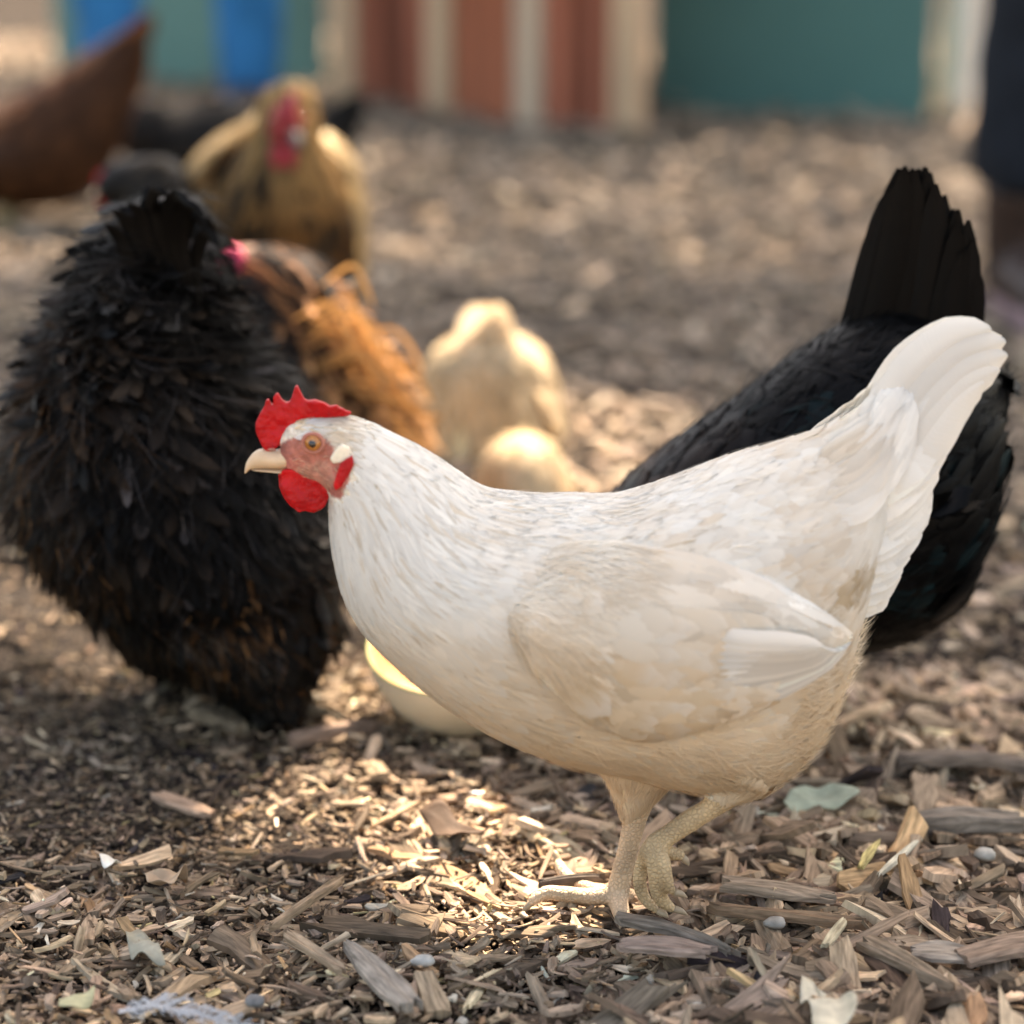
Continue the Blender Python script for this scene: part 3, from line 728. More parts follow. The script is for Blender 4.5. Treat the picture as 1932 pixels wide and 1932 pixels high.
    bris = [feathers(P, 900, .0045, .00025, .0006, col=(.60, .42, .30), colvar=.2, keep=lambda B: fpoly(B) & (np.hypot(B[:, 0] - Z1(638, 498)[0], B[:, 2] - Z1(638, 498)[2]) > .0075), prof='strand', nu=2, nv=3, ur=(0.02, .24), swirl=.3),
            feathers(P, 900, .0075, .0006, .0010, colfn=lambda B: white(B) * np.array((.9, .74, .52)), colvar=.15, keep=lambda B: nof(B) & (B[:, 0] < Z1(640, 0)[0]) & (B[:, 2] > Z1(0, 470)[2]), prof='strand', nu=2, nv=4, ur=(0.02, .2), swirl=.3)]
    plume('face_bristles', bris, M['plume_warm'], root)
    # short cuff feathers on the far thigh
    tb = np.array([far(1235, 170, .026)[:3] + (0,)]); 
    def sleeve(pts, n, L):
        A = pathr(np.array(pts), 20); T = norm(np.gradient(A[:, :3], axis=0)); s = norm(np.cross(T, (0.1, 1, .1))); u = np.cross(s, T)
        th = np.arange(24) / 24 * 2 * np.pi
        Q = A[:, None, :3] + A[:, 3][:, None, None] * (np.cos(th)[None, :, None] * s[:, None] + np.sin(th)[None, :, None] * u[:, None])
        return [feathers(Q, n, L, .0042, .0012, colfn=white, nu=3, nv=5, swirl=.1), feathers(Q, n * 2, L * .9, .0008, .002, colfn=white, prof='strand', nu=2, nv=4, swirl=.25)]
    plume('thigh_plumage', sleeve([far(1170, 100, .040), far(1120, 300, .0285), far(1090, 500, .0175), far(1060, 660, .0105)], 380, .02) +
          sleeve([near(2020, 300, .030, .006), near(1950, 450, .021, .004), near(1890, 570, .0115)], 200, .011), M['plume_white'], root)
    for sp_ in leg_far[1:] + leg_near[1:]:
        a, b = np.array(sp_[-2]), np.array(sp_[-1]); d = (b[:3] - a[:3]); d /= np.linalg.norm(d); q = a[:3] + d * .3 * np.linalg.norm(b[:3] - a[:3])
        link('claw', mkmesh('claw', *tube([(*q, .0023), (*(q + d * .005 + np.array([0, 0, .0006])), .0019), (*(b[:3] + d * .004), .0004)], 12, 10), M['claw']), root)
    # ---- wings
    Pd = P.reshape(-1, 3); nearside = Pd[Pd[:, 1] < YH - .001]
    def ybody(x, z):
        d = (x[:, None] - nearside[None, :, 0])**2 + (z[:, None] - nearside[None, :, 2])**2
        k = np.argsort(d, 1)[:, :4]; wt = 1 / (np.take_along_axis(d, k, 1) + 1e-7)
        return (nearside[k, 1] * wt).sum(1) / wt.sum(1)
    up = [(945, 1085), (985, 1025), (1060, 990), (1150, 985), (1260, 995), (1370, 1020), (1470, 1062), (1540, 1108), (1590, 1150)]
    lo = [(955, 1115), (1005, 1180), (1070, 1240), (1135, 1278), (1200, 1290), (1290, 1272), (1390, 1240), (1490, 1200), (1590, 1153)]
    U = pathr(np.array([PX(*q) for q in up]), 60); Lo = pathr(np.array([PX(*q) for q in lo]), 60)
    tt = np.linspace(0, 1, 34)
    Q = U[:, None] * (1 - tt)[None, :, None] + Lo[:, None] * tt[None, :, None]
    sgrid = np.linspace(0, 1, 60)[:, None]
    yb = ybody(Q[..., 0].ravel(), Q[..., 2].ravel()).reshape(60, 34)
    for _ in range(6): yb[1:-1] = (yb[:-2] + yb[2:] + 2 * yb[1:-1]) / 4; yb[:, 1:-1] = (yb[:, :-2] + yb[:, 2:] + 2 * yb[:, 1:-1]) / 4
    ss = np.clip((sgrid - .02) / .40, 0, 1); ss = ss * ss * (3 - 2 * ss); tl_ = np.clip((tt - .05) / .55, 0, 1)[None]; tl_ = tl_ * tl_ * (3 - 2 * tl_)
    blend = np.maximum(ss, tl_ * np.clip(sgrid * 9, 0, 1))
    bulge = -.0050 + blend * (.0040 + .0095 * np.sqrt(np.clip(1 - (2 * tt - 1)**4, 0, 1))[None] * (1 - .35 * sgrid) + .0032) + .005 * np.clip((tt - .72) * 4, 0, 1)[None] * np.clip(sgrid * 5, 0, 1) * np.clip((1 - sgrid) * 4, 0, 1)
    Q[..., 1] = yb - bulge
    def wcol(B):
        c = white(B) * np.array([1.0, .985, .96])
        f = np.clip((xw(1400) - B[:, 0]) / .06, 0, 1) * np.clip((GZ(1060) - B[:, 2]) / .04, 0, 1)
        f = f * np.clip(.48 + .35 * vnoise(B, 55, 8) + .11 * rng.normal(size=len(B)), 0, 1)
        return c * (1 - .75 * f[:, None]) + np.array((.60, .43, .235)) * .75 * f[:, None]
    nf = np.array([0, -1., .15])
    def quills():
        out = []
        tip = np.array([.985, .0])
        for i in range(12):        # flight feathers converging on the wing tip, lowest first
            a = i / 11.0
            s0 = .42 + .10 * a; t0 = .97 - .58 * a
            path = []
            for k in np.linspace(0, 1, 8):
                s_ = s0 + (.99 - s0 - .009 * i) * k; t_ = t0 + (.62 - .22 * a - t0) * k * .35
                ii = np.array([min(s_ * 59, 58.9)]); jj = np.array([min(t_ * 33, 32.9)])
                p = samp(Q, ii, jj)[0].copy(); p[1] -= (.0025 + .0009 * i) * min(1, k * 2.2) - .004 * max(0, 1 - k * 3)
                path.append(p)
            out.append(vane(path, .0080, nf, np.array((.82, .77, .69)) * (1 + .07 * rng.normal()), 14, 9, cup=.22, rel=1.9))
        return out
    ww_ = dict(closed=False, Nflip=nf, tipcol=(.83, .78, .70))
    wl = quills() + [feathers(Q, 240, .038, .0105, .0026, sink=.002, colfn=wcol, off=.0012, ur=(.16, .62), vr=(.45, .86), droop=.34, nv=7, swirl=.08, rel=.8, **ww_),
          feathers(Q, 330, .031, .0090, .0018, sink=.0015, colfn=wcol, off=.0012, ur=(.10, .60), vr=(.2, .62), droop=.30, swirl=.12, rel=.65, **ww_),
          feathers(Q, 520, .023, .0074, .0010, colfn=wcol, off=.0008, ur=(.0, .55), vr=(0, .42), droop=.2, swirl=.14, rel=.5, **ww_),
          feathers(Q, 200, .034, .0088, .0016, colfn=wcol, off=.0046, sink=.0050, ur=(.32, .62), vr=(.28, .92), droop=.14, nv=7, swirl=.08, rel=.6, **ww_),
          feathers(Q, 110, .05, .0085, .0012, colfn=white, closed=False, Nflip=nf, off=.0024, ur=(.34, .72), vr=(0, .30), droop=.05, nv=8, swirl=.06, rel=.5),
          feathers(Q, 1500, .017, .0006, .0016, colfn=wcol, closed=False, Nflip=nf, off=.0022, ur=(0, .42), vr=(0, .8), droop=.3, prof='strand', nu=2, nv=4, swirl=.3)]
    V, F = Q.reshape(-1, 3), np.array(grid_faces(60, 34, False))
    Vb = V.copy(); Vb[:, 1] += .012
    F2 = F[:, ::-1] + len(V)
    ed = []
    n_, m_ = 60, 34
    loop = [j for j in range(m_)] + [i * m_ + m_ - 1 for i in range(1, n_)] + [(n_ - 1) * m_ + j for j in range(m_ - 2, -1, -1)] + [i * m_ for i in range(n_ - 2, 0, -1)]
    for a, b in zip(loop, loop[1:] + loop[:1]): ed.append((a, b, b + len(V), a + len(V)))
    for sgn in (1, -1):
        VV = np.concatenate([V, Vb]); FF = np.concatenate([F, F2, np.array(ed)])
        def mir(v): v = v.copy(); v[:, 1] = 2 * YH - v[:, 1]; return v
        me = mkmesh('wing', VV if sgn > 0 else mir(VV), FF if sgn > 0 else FF[:, ::-1], M['skin'], col=np.tile((.68, .58, .44), (len(VV), 1)))
        wo = link('wing', me, root)
        ww = wl if sgn > 0 else [(mir(a), f[:, ::-1], uv, c, n * np.array([1, -1, 1])) for a, f, uv, c, n in wl]
        plume('wing_feathers', ww, M['plume_white'], wo)
    # ---- tail: folded fan of broad quills, both sides
    tl = []
    top = [((1560, 905), (1660, 790), (1730, 690), (1800, 636), (1868, 618)), ((1570, 925), (1680, 800), (1750, 715), (1815, 662), (1894, 640)), ((1575, 945), (1690, 830), (1760, 740), (1820, 690), (1896, 664)),
           ((1580, 965), (1700, 850), (1760, 765), (1815, 715), (1880, 690)), ((1580, 985), (1700, 880), (1755, 800), (1800, 745), (1850, 712))]
    for sgn in (-1, 1):
        for i, pth in enumerate(top):
            pts = [PX(*q) for q in pth]
            for k, p in enumerate(pts): p[1] = YH + sgn * (.004 + .0022 * i + .016 * (1 - k / 4) ** 1.2)
            tl.append(vane(pts, .0155 - .0004 * i, (0, sgn, .1), np.array((.81, .785, .725)) * (1 + .06 * random.gauss(0, 1)), 20, 9, cup=.16, rel=1.7))
        tips = [(1812, 748), (1786, 790), (1766, 838), (1758, 872), (1752, 915), (1738, 955), (1722, 1000), (1704, 1040), (1684, 1078), (1652, 1112)]
        for q in range(110):        # soft under-tail tufts, their tips make the scalloped rear edge
            u_ = q / 109 * 9; k_ = min(int(u_), 8); g_ = u_ - k_; e = np.array(tips[k_]) * (1 - g_) + np.array(tips[k_ + 1]) * g_ + np.array([random.gauss(-6, 7), random.gauss(0, 7)])
            b = np.array([1535 + 45 * random.random(), 950 + 165 * u_ / 9 + random.gauss(0, 10)])
            mid = (b + e) / 2 + np.array([8, 16 - 20 * u_ / 9])
            pts = [PX(*r_) for r_ in pathr(np.array([b, mid, e]), 9)[[2, 3, 4, 5, 6, 7, 8]]]
            for k, p in enumerate(pts): p[1] = YH + sgn * (.034 - .0044 * k + .004 * random.random())
            cc = white(np.array([pts[3]]))[0] * (1 + .04 * random.gauss(0, 1))
            tl.append(vane(pts, .0115, (0, sgn, .1), cc, 9, 5, 'point' if random.random() < .5 else 'round', cup=.05, rel=.5))
        a_ = np.array([(1530, 830), (1590, 803), (1640, 762), (1690, 700), (1738, 652)], float); b_ = np.array([(1550, 945), (1620, 915), (1672, 865), (1716, 805), (1752, 745)], float)
        for q in range(64):        # feathers lying smoothly over the root of the tail
            f = random.random(); k0 = random.random() * 13
            pth = pathr(a_ * (1 - f) + b_ * f, 30)[int(k0):int(k0) + 15:2]
            pts = [PX(*r_) for r_ in pth]; P3 = np.array(pts); yy = YH - ybody(P3[:, 0], P3[:, 2])
            for k, p in enumerate(pts): p[1] = YH + sgn * (yy[k] + [-.002, .0006, .0016, .0022, .0026, .003, .0034, .0036][k])
            tl.append(vane(pts, .0075, (0, sgn * .9, .45), white(np.array([pts[2]]))[0] * (1 + .02 * random.gauss(0, 1)), 12, 5, 'point', rel=.5))
        for q in range(70):        # coverts at the root of the tail
            f = random.random(); g = random.random()
            a = np.array([1545 + 60 * g, 895 + 215 * f]); l = 75 + 55 * random.random(); ang = math.radians(46 - 8 * f + random.gauss(0, 7))
            pts = [PX(*(a + l * k * np.array([math.cos(ang + .25 * k), -math.sin(ang - .1 * k)]))) for k in np.linspace(0, 1, 5)]
            for k, p in enumerate(pts): p[1] = YH + sgn * (.034 - .018 * f * 0 - .0055 * k + random.gauss(0, .0012))
            cc = np.array((.80, .77, .70)) * (1 + .05 * random.gauss(0, 1)); 
            if random.random() < .18: cc = cc * np.array((.93, .84, .68))
            tl.append(vane(pts, .0085, (0, sgn, .15), cc, 8, 5))
    plume('tail', tl, M['plume_quill'], root)
    # ---- head
    comb = [(352, 560), (318, 540), (296, 500), (266, 430), (264, 372), (296, 305), (318, 272), (332, 224), (344, 216), (360, 262), (376, 274), (388, 192), (404, 176), (424, 216), (450, 240), (480, 240), (494, 214), (516, 142), (529, 126), (545, 160), (576, 222),
            (604, 226), (645, 212), (700, 219), (748, 246), (782, 234), (796, 234), (802, 262), (826, 256), (846, 280), (884, 286), (880, 304), (860, 320), (800, 322), (740, 338), (660, 350), (590, 348), (545, 372), (510, 430), (460, 475), (410, 520)]
    yb_ = Z1(350, 0)[0]
    def cfn(v):   # the rear of the comb leans towards the camera
        x = v[:, 0]; s = np.clip((x - Z1(560, 0)[0]) / (Z1(760, 0)[0] - Z1(560, 0)[0]), 0, 1); h = np.clip((v[:, 2] - Z1(0, 345)[2]) / .01, 0, 1.2)
        v = v.copy(); v[:, 1] += -.0085 * s * h + .0013 * vnoise(v, 150, 2) + .0006 * vnoise(v, 420, 5); return v
    slab('comb', [Z1(*q) for q in comb], .0055, M['comb'], root, yfn=cfn)
    for sgn in (-1, 1):
        wt = [(424, 690), (440, 672), (500, 668), (560, 700), (650, 728), (722, 762), (744, 800), (734, 862), (708, 912), (652, 938), (600, 922), (556, 930), (498, 892), (456, 830), (428, 765)]
        o = 0 if sgn < 0 else 14
        slab('wattle', [Z1(q[0] - o, q[1] + o, sgn * .0085) for q in wt], .0040, M['comb'], root, yfn=lambda v: v + np.array([0, 1, 0]) * (.0013 * vnoise(v, 140, 5) + .0006 * vnoise(v, 400, 7))[:, None])
        lb = [(742, 600), (770, 552), (818, 508), (866, 528), (878, 560), (868, 596), (820, 624), (762, 634)]
        slab('earlobe', [Z1(*q, sgn * .0200) for q in lb], .0045, M['lobe'], root)
        fl = [(886, 584), (898, 640), (866, 704), (815, 784), (776, 806), (762, 772), (786, 700), (808, 632), (848, 604)]
        slab('ear_flap', [Z1(*q, sgn * (.0215 + .002 * (q[0] - 760) / 130)) for q in fl], .0042, M['comb'], root)
        eye_parts(root, Z1(638, 498, sgn * .0168), (-.12, sgn, .05), .0056)
    bk = [(470, 520, 470, 664, .0092), (410, 545, 420, 664, .0082), (350, 545, 360, 664, .0070), (300, 540, 310, 664, .0058), (255, 560, 265, 668, .0042), (222, 598, 228, 674, .0028), (200, 640, 208, 690, .0015), (192, 690, 197, 700, .0005)]
    conv = lambda rows, dy=0: [(*Z1(r[0], r[1])[[0, 2]], *Z1(r[2], r[3])[[0, 2]], r[4], YH + dy, .0) for r in rows]
    Vb_, Fb_ = loft_mesh(loft_grid(conv(bk), 36, 24))
    be = link('beak', mkmesh('beak', Vb_, Fb_, M['horn']), root)
    lw = [(480, 650, 480, 694, .0078), (420, 664, 420, 688, .0068), (360, 664, 360, 684, .0056), (300, 666, 300, 682, .0040), (250, 670, 252, 678, .0022), (236, 672, 238, 675, .0006)]
    link('lower_beak', mkmesh('lower_beak', *loft_mesh(loft_grid(conv(lw), 24, 20)), M['horn']), be)
    for sgn in (-1, 1):
        link('nostril', mkmesh('nostril', *ball(Z1(368, 545, sgn * .0072), (.0026, .0008, .0009), 2), M['lid']), be)
white_hen()

# ================================================================== OTHER BIRDS
def simple_head(root, c, d, s=1.0, comb='comb', beak='horn', face=(.4, .08, .07), wat=True, up=(0, 0, 1)):
    """comb, beak, wattles and eyes for a small out-of-focus head at c looking along d"""
    c = np.array(c, float); d = norm(np.array(d, float)); up = np.array(up, float); up = norm(up - d * (up @ d)); sd = np.cross(d, up)
    V, F = tube([(*(c + d * .010 * s), .008 * s), (*(c + d * .020 * s), .006 * s), (*(c + d * .030 * s - up * .003 * s), .003 * s), (*(c + d * .036 * s - up * .007 * s), .0006)], 16, 12)
    link('beak', mkmesh('beak', V, F, M[beak]), root)
    ol = [(.018, .010), (.020, .022), (.013, .026), (.010, .034), (.005, .026), (0, .037), (-.005, .027), (-.011, .035), (-.014, .025), (-.022, .027), (-.024, .016), (-.012, .010)]
    slab('comb', [c + d * a * s + up * b * s for a, b in ol], .005 * s, M[comb], root, ydir=sd, voxel=.0014, smooth=3)
    for q in (-1, 1):
        if wat:
            wl = [(.016, -.008), (.020, -.018), (.016, -.032), (.008, -.034), (.003, -.024), (.005, -.010)]
            slab('wattle', [c + d * a * s + up * b * s + sd * q * .007 * s for a, b in wl], .004 * s, M[comb], root, ydir=sd, voxel=.0014, smooth=3)
        e = c + d * .004 * s + sd * q * .0135 * s + up * .003 * s
        eo = link('eye', mkmesh('eye', *ball(e, .0048 * s, 2), M['iris']), root)
        link('pupil', mkmesh('pupil', *ball(e + sd * q * .003 * s, .0026 * s, 2), M['pupil']), eo)
def two_legs(x, y, ztop, gap=.035, fwd=(-1, 0), dx=.0):
    s = (-fwd[1], fwd[0]); out = []
    for q in (-1, 1):
        fx, fy = x + s[0] * gap * q + dx * q, y + s[1] * gap * q
        out += foot(fx, fy, float(gh(np.array([fx]), np.array([fy]))[0]) + .008, (fx + .01, fy, ztop), fwd=fwd)
    return out
def fan(lst_px, Y, n, width, col, spread=.02, nrmv=(0, -1, .1), jitter=6, colvar=.2):
    """tail quills: interpolate between listed edge paths (photo pixels) and fan them in depth"""
    out = []; A = [np.array(p, float) for p in lst_px]
    for i in range(n):
        f = i / (n - 1) * (len(A) - 1); k = min(int(f), len(A) - 2); g = f - k
        pth = A[k] * (1 - g) + A[k + 1] * g + np.array([random.gauss(0, jitter), random.gauss(0, jitter)])
        yy = random.uniform(-spread, spread)
        pts = [W(p[0], p[1], Y + yy * (.4 + .6 * t)) for p, t in zip(pth, np.linspace(0, 1, len(pth)))]
        out.append(vane(pts, width * random.uniform(.85, 1.1), nrmv, np.array(col) * (1 + colvar * random.gauss(0, 1)), 12, 5))
    return out

def black_hen():
    Y = YH + .27
    root = thing('hen', 'glossy black hen with raised tail behind the white hen', 'hen', (W(1450, 1000, Y)[0], Y, 0))
    rows = [(985, 1300, 990, 1330, .008), (1000, 1235, 1025, 1330, .018), (1045, 1130, 1090, 1300, .027), (1095, 1030, 1160, 1265, .040), (1170, 925, 1250, 1235, .058), (1280, 835, 1360, 1225, .074), (1400, 752, 1480, 1225, .082),
            (1510, 672, 1610, 1222, .084), (1590, 620, 1715, 1195, .08), (1665, 590, 1800, 1120, .07), (1740, 610, 1852, 1000, .052), (1800, 650, 1880, 880, .034), (1850, 690, 1890, 790, .012)]
    P = loft_grid(st_px(rows, Y), 70, 48)
    specs = two_legs(W(1420, 1200, Y)[0], Y, W(0, 1180, Y)[2])
    bird_body('body', P, specs, .0035, root, (.02, .016, .014), (.16, .13, .09))
    blk = (.0022, .0022, .0023)
    def bc(B):
        c = np.tile(np.array(blk), (len(B), 1)); n1 = vnoise(B, 40, 3)
        x0, x1 = W(1000, 0, Y)[0], W(1420, 0, Y)[0]
        f = np.clip((x1 - B[:, 0]) / (x1 - x0), 0, 1) * np.clip(.6 + n1, 0, 1) * .75
        c = c * (1 - f[:, None]) + np.array((.034, .022, .017)) * f[:, None]
        teal = np.clip(vnoise(B, 70, 9) * 2 - .9, 0, 1)[:, None]
        return c + teal * np.array((.004, .016, .018))
    plume('plumage', [feathers(P, 2600, .034, .0095, .0025, colfn=bc, colvar=.25, keep=None, droop=.1, nu=5, nv=6),
                      feathers(P, 1500, .030, .001, .006, colfn=bc, prof='strand', nu=2, nv=4, ur=(.45, 1), swirl=.4, droop=.25, rise=.004),
                      feathers(P, 200, .045, .011, .006, colfn=bc, ur=(.7, .88), swirl=.35, droop=.0, rise=.004)], M['plume_dark'], root)
    tl = fan([[(1560, 760), (1612, 610), (1652, 475), (1694, 335)], [(1600, 770), (1662, 610), (1700, 450), (1712, 308)], [(1650, 790), (1715, 620), (1742, 480), (1746, 330)],
              [(1690, 800), (1752, 650), (1786, 520), (1800, 405)], [(1730, 820), (1785, 690), (1814, 580), (1828, 478)], [(1760, 830), (1805, 720), (1824, 640), (1832, 560)]], Y, 60, .0105, blk, .022, jitter=8)
    tl += fan([[(1700, 850), (1780, 780), (1835, 735), (1868, 712)], [(1720, 960), (1800, 900), (1855, 855), (1885, 815)], [(1740, 1010), (1800, 960), (1855, 905), (1885, 860)]], Y, 16, .014, blk, .03, jitter=9)
    plume('tail', tl, M['plume_dark'], root)
    simple_head(root, W(1003, 1285, Y), (-.6, 0, -.8))
    for sgn in (-1, 1):
        wq = []
        up = np.array([W(*q, Y) for q in [(1180, 1020), (1350, 930), (1520, 880), (1660, 900)]]); lo = np.array([W(*q, Y) for q in [(1210, 1120), (1380, 1130), (1540, 1090), (1670, 920)]])
        U, L_ = pathr(up, 30), pathr(lo, 30); t = np.linspace(0, 1, 14)
        Q = U[:, None] * (1 - t)[None, :, None] + L_[:, None] * t[None, :, None]
        Q[..., 1] = Y + sgn * (.078 + .014 * np.sin(np.pi * t)[None] * np.linspace(.4, 1, 30)[:, None] - .02 * np.linspace(1, 0, 30)[:, None]**2)
        wo = link('wing', mkmesh('wing', Q.reshape(-1, 3), np.array(grid_faces(30, 14, False)), M['skin'], col=np.tile(blk, (420, 1))), root)
        plume('wing_feathers', [feathers(Q, 220, .05, .011, .003, colfn=bc, colvar=.25, closed=False, Nflip=np.array([0., sgn, 0]), off=.001, droop=.2, nv=7)], M['plume_dark'], wo)
black_hen()

def frizzle_hen():
    Y = 1.84
    root = thing('hen', 'shaggy black frizzled hen with curled feathers at left', 'hen', (W(330, 1000, Y)[0], Y, 0))
    rows = [(262, 385, 315, 385, .012, .05), (228, 420, 350, 422, .035, .045), (185, 490, 368, 490, .055, .035), (140, 580, 385, 575, .075, .02), (95, 680, 440, 675, .092, .01), (60, 785, 535, 795, .104, 0), (48, 900, 580, 910, .108, 0),
            (75, 985, 588, 1010, .104, 0), (140, 1065, 590, 1085, .09, 0), (240, 1130, 578, 1150, .07, -.01), (350, 1180, 560, 1205, .05, -.02), (430, 1215, 545, 1235, .03, -.03)]
    P = loft_grid(st_px(rows, Y), 60, 48)
    g0 = G(500, 1330); specs = []
    for px, yy, tp in ((505, Y - .03, 1100), (340, Y + .06, 1130)):
        b = W(px, 1000, yy); specs += foot(b[0], yy - .01, .006, (b[0], yy, W(px, tp, yy)[2]), r=.010, fwd=(.6, .8), tl=.06)
    bird_body('body', P, specs, .0045, root, (.015, .012, .01), (.10, .08, .05))
    blk = (.0030, .0026, .0022)
    zl = W(0, 1000, Y)[2]; xl = W(60, 0, Y)[0]
    def bc(B):
        c = np.tile(np.array(blk), (len(B), 1))
        br = np.clip(vnoise(B, 22, 3) * 1.5 - .2, 0, 1) * np.clip((zl + .08 - B[:, 2]) / .12, 0.05, 1)
        lf = np.clip((xl + .06 - B[:, 0]) / .06, 0, 1) * np.clip(.5 + vnoise(B, 60, 5), 0, 1) * .7
        f = np.clip(br + lf, 0, 1)[:, None] * (rng.random((len(B), 1)) < .45)
        c = c * (1 - f) + np.array((.11, .052, .02)) * f
        gy = (rng.random((len(B), 1)) < .05); return c * (1 - gy) + np.array((.04, .035, .034)) * gy  # a few grey feathers paint in sheen highlights
    plume('plumage', [feathers(P, 1500, .050, .0065, .005, curl=.45, colfn=bc, tipcol=(.030, .018, .010), colvar=.3, droop=.1, nu=5, nv=10, swirl=.45, ur=(.0, .97)),
                      feathers(P, 900, .040, .0055, .004, curl=.6, colfn=bc, colvar=.3, droop=.05, nu=5, nv=10, swirl=.6, ur=(.0, .9)),
                      feathers(P, 16000, .042, .0006, .010, curl=.6, colfn=bc, colvar=.4, prof='strand', nu=2, nv=7, swirl=.6, droop=.2, rise=.006)], M['plume_dark'], root)
    # long sickle-like tail plumes at the top and brown-edged ones hanging low on the right
    tl = fan([[(300, 560), (250, 480), (225, 430), (205, 415)], [(320, 540), (270, 450), (255, 400), (236, 385)], [(340, 540), (310, 420), (320, 370), (350, 380)], [(350, 560), (350, 450), (370, 420), (392, 450)]], Y - .02, 34, .0048, blk, .05, jitter=12)
    plume('tail', tl, M['plume_dark'], root)
    fr = lambda B: (B[:, 1] < Y) & (((B[:, 0] > W(380, 0, Y)[0]) & (B[:, 2] < W(0, 930, Y)[2])) | ((B[:, 0] < W(140, 0, Y)[0]) & (B[:, 2] < W(0, 950, Y)[2])) | (B[:, 0] < W(75, 0, Y)[0]))
    lowk = lambda B: B[:, 2] < W(0, 1040, Y)[2]
    hg = [feathers(P, 5000, .035, .0009, .012, curl=.15, col=(.095, .080, .066), colvar=.5, keep=lowk, prof='strand', nu=2, nv=6, swirl=.6, droop=.3, rise=.006, ur=(.4, 1)), feathers(P, 1500, .055, .0024, .010, curl=.22, col=(.20, .10, .04), colvar=.35, keep=fr, prof='point', nu=3, nv=8, swirl=.5, droop=.3, ur=(.2, .97)),
          feathers(P, 160, .03, .0010, .012, curl=.6, col=(.10, .08, .065), colvar=.4, keep=lambda B: B[:, 1] < Y, prof='strand', nu=2, nv=7, swirl=.7)]
    plume('breast_plumage', hg, M['plume_warm'], root)
    # feathered legs
    for px, yy, tp, bt in ((505, Y - .03, 1080, 1335), (340, Y + .06, 1120, 1270)):
        a, b = W(px, tp, yy), W(px, bt, yy)
        Q = loft_grid([(a[0] - .05, a[2], a[0] + .05, a[2], .05, yy, 0), ((a[0] + b[0]) / 2 - .043, (a[2] + b[2]) / 2, (a[0] + b[0]) / 2 + .043, (a[2] + b[2]) / 2, .042, yy, 0), (b[0] - .022, b[2] + .015, b[0] + .022, b[2] + .015, .022, yy, 0)], 14, 18)
        plume('leg_feathers', [feathers(Q, 420, .040, .009, .006, curl=.3, colfn=bc, colvar=.3, nv=7, swirl=.3), feathers(Q, 500, .035, .0012, .008, colfn=bc, prof='strand', nu=2, nv=4, swirl=.4)], M['plume_dark'], root)
    simple_head(root, W(300, 700, Y + .14), (.3, .9, -.3), 1.0)
frizzle_hen()

def orange_hen():
    Y = 2.30
    root = thing('hen', 'orange brown frizzled hen with pink comb behind the black one', 'hen', (W(620, 800, Y)[0], Y, 0))
    rows = [(415, 470, 405, 510, .010), (455, 462, 400, 530, .02), (520, 470, 410, 585, .03), (580, 505, 430, 650, .038), (635, 580, 490, 735, .045), (690, 660, 560, 830, .055), (745, 735, 610, 930, .065), (775, 830, 620, 1010, .07), (760, 930, 640, 1060, .06), (720, 1010, 660, 1070, .03)]
    P = loft_grid(st_px(rows, Y), 50, 36)
    specs = two_legs(W(690, 900, Y)[0], Y, W(0, 1000, Y)[2], fwd=(-.7, -.7))
    bird_body('body', P, specs, .005, root, (.12, .05, .02), (.4, .3, .12))
    def oc(B):
        c = np.tile(np.array((.34, .13, .045)), (len(B), 1)); k = rng.random((len(B), 1))
        x0, x1 = W(430, 0, Y)[0], W(780, 0, Y)[0]; f = np.clip((B[:, 0:1] - x0) / (x1 - x0), 0, 1)
        c = c * (1 - f) + np.array((.58, .32, .15)) * f  # paler to the right, sunlight painted into the feather colour
        dk = (k < .95 - 1.15 * f) | (vnoise(B, 24, 3)[:, None] > .62); return np.where(dk, np.array((.012, .008, .006)), c)
    plume('plumage', [feathers(P, 700, .070, .0045, .005, curl=.28, colfn=oc, colvar=.5, prof='point', nu=3, nv=10, swirl=.25, ur=(.1, 1)), feathers(P, 200, .05, .006, .005, curl=.5, colfn=oc, colvar=.2, nv=9, swirl=.4, ur=(.12, 1)),
                      feathers(P, 3600, .065, .0012, .010, curl=.22, colfn=oc, colvar=.35, prof='strand', nu=2, nv=7, swirl=.3, ur=(.08, 1))], M['plume_warm'], root)
    fl = fan([[(560, 600), (620, 560), (640, 600), (655, 640)], [(600, 660), (680, 640), (720, 690), (735, 730)], [(640, 720), (720, 690), (760, 730), (775, 770)], [(640, 740), (700, 760), (750, 775), (800, 782)], [(650, 780), (710, 800), (750, 800), (770, 830)]], Y - .05, 80, .0022, (.50, .25, .09), .05, jitter=24)
    plume('neck_plumage', fl, M['plume_warm'], root)
    c = W(425, 515, Y)
    slab('comb', [W(a + 4, b, Y - .05) for a, b in [(412, 512), (406, 488), (414, 468), (432, 462), (450, 468), (460, 488), (454, 508), (432, 516)]], .012, M['comb_pink'], root, voxel=.0014)
    V, F = tube([(*c, .008), (c[0] - .012, c[1] + .012, c[2] - .008, .004), (c[0] - .02, c[1] + .02, c[2] - .016, .0006)], 12, 10)
    link('beak', mkmesh('beak', V, F, M['horn']), root)
    for q in (-1, 1):
        e = link('eye', mkmesh('eye', *ball(c + np.array([q * .012, .004, .002]), .0045, 2), M['iris']), root)
        link('pupil', mkmesh('pupil', *ball(c + np.array([q * .0148, .0045, .002]), .0024, 2), M['pupil']), e)
orange_hen()

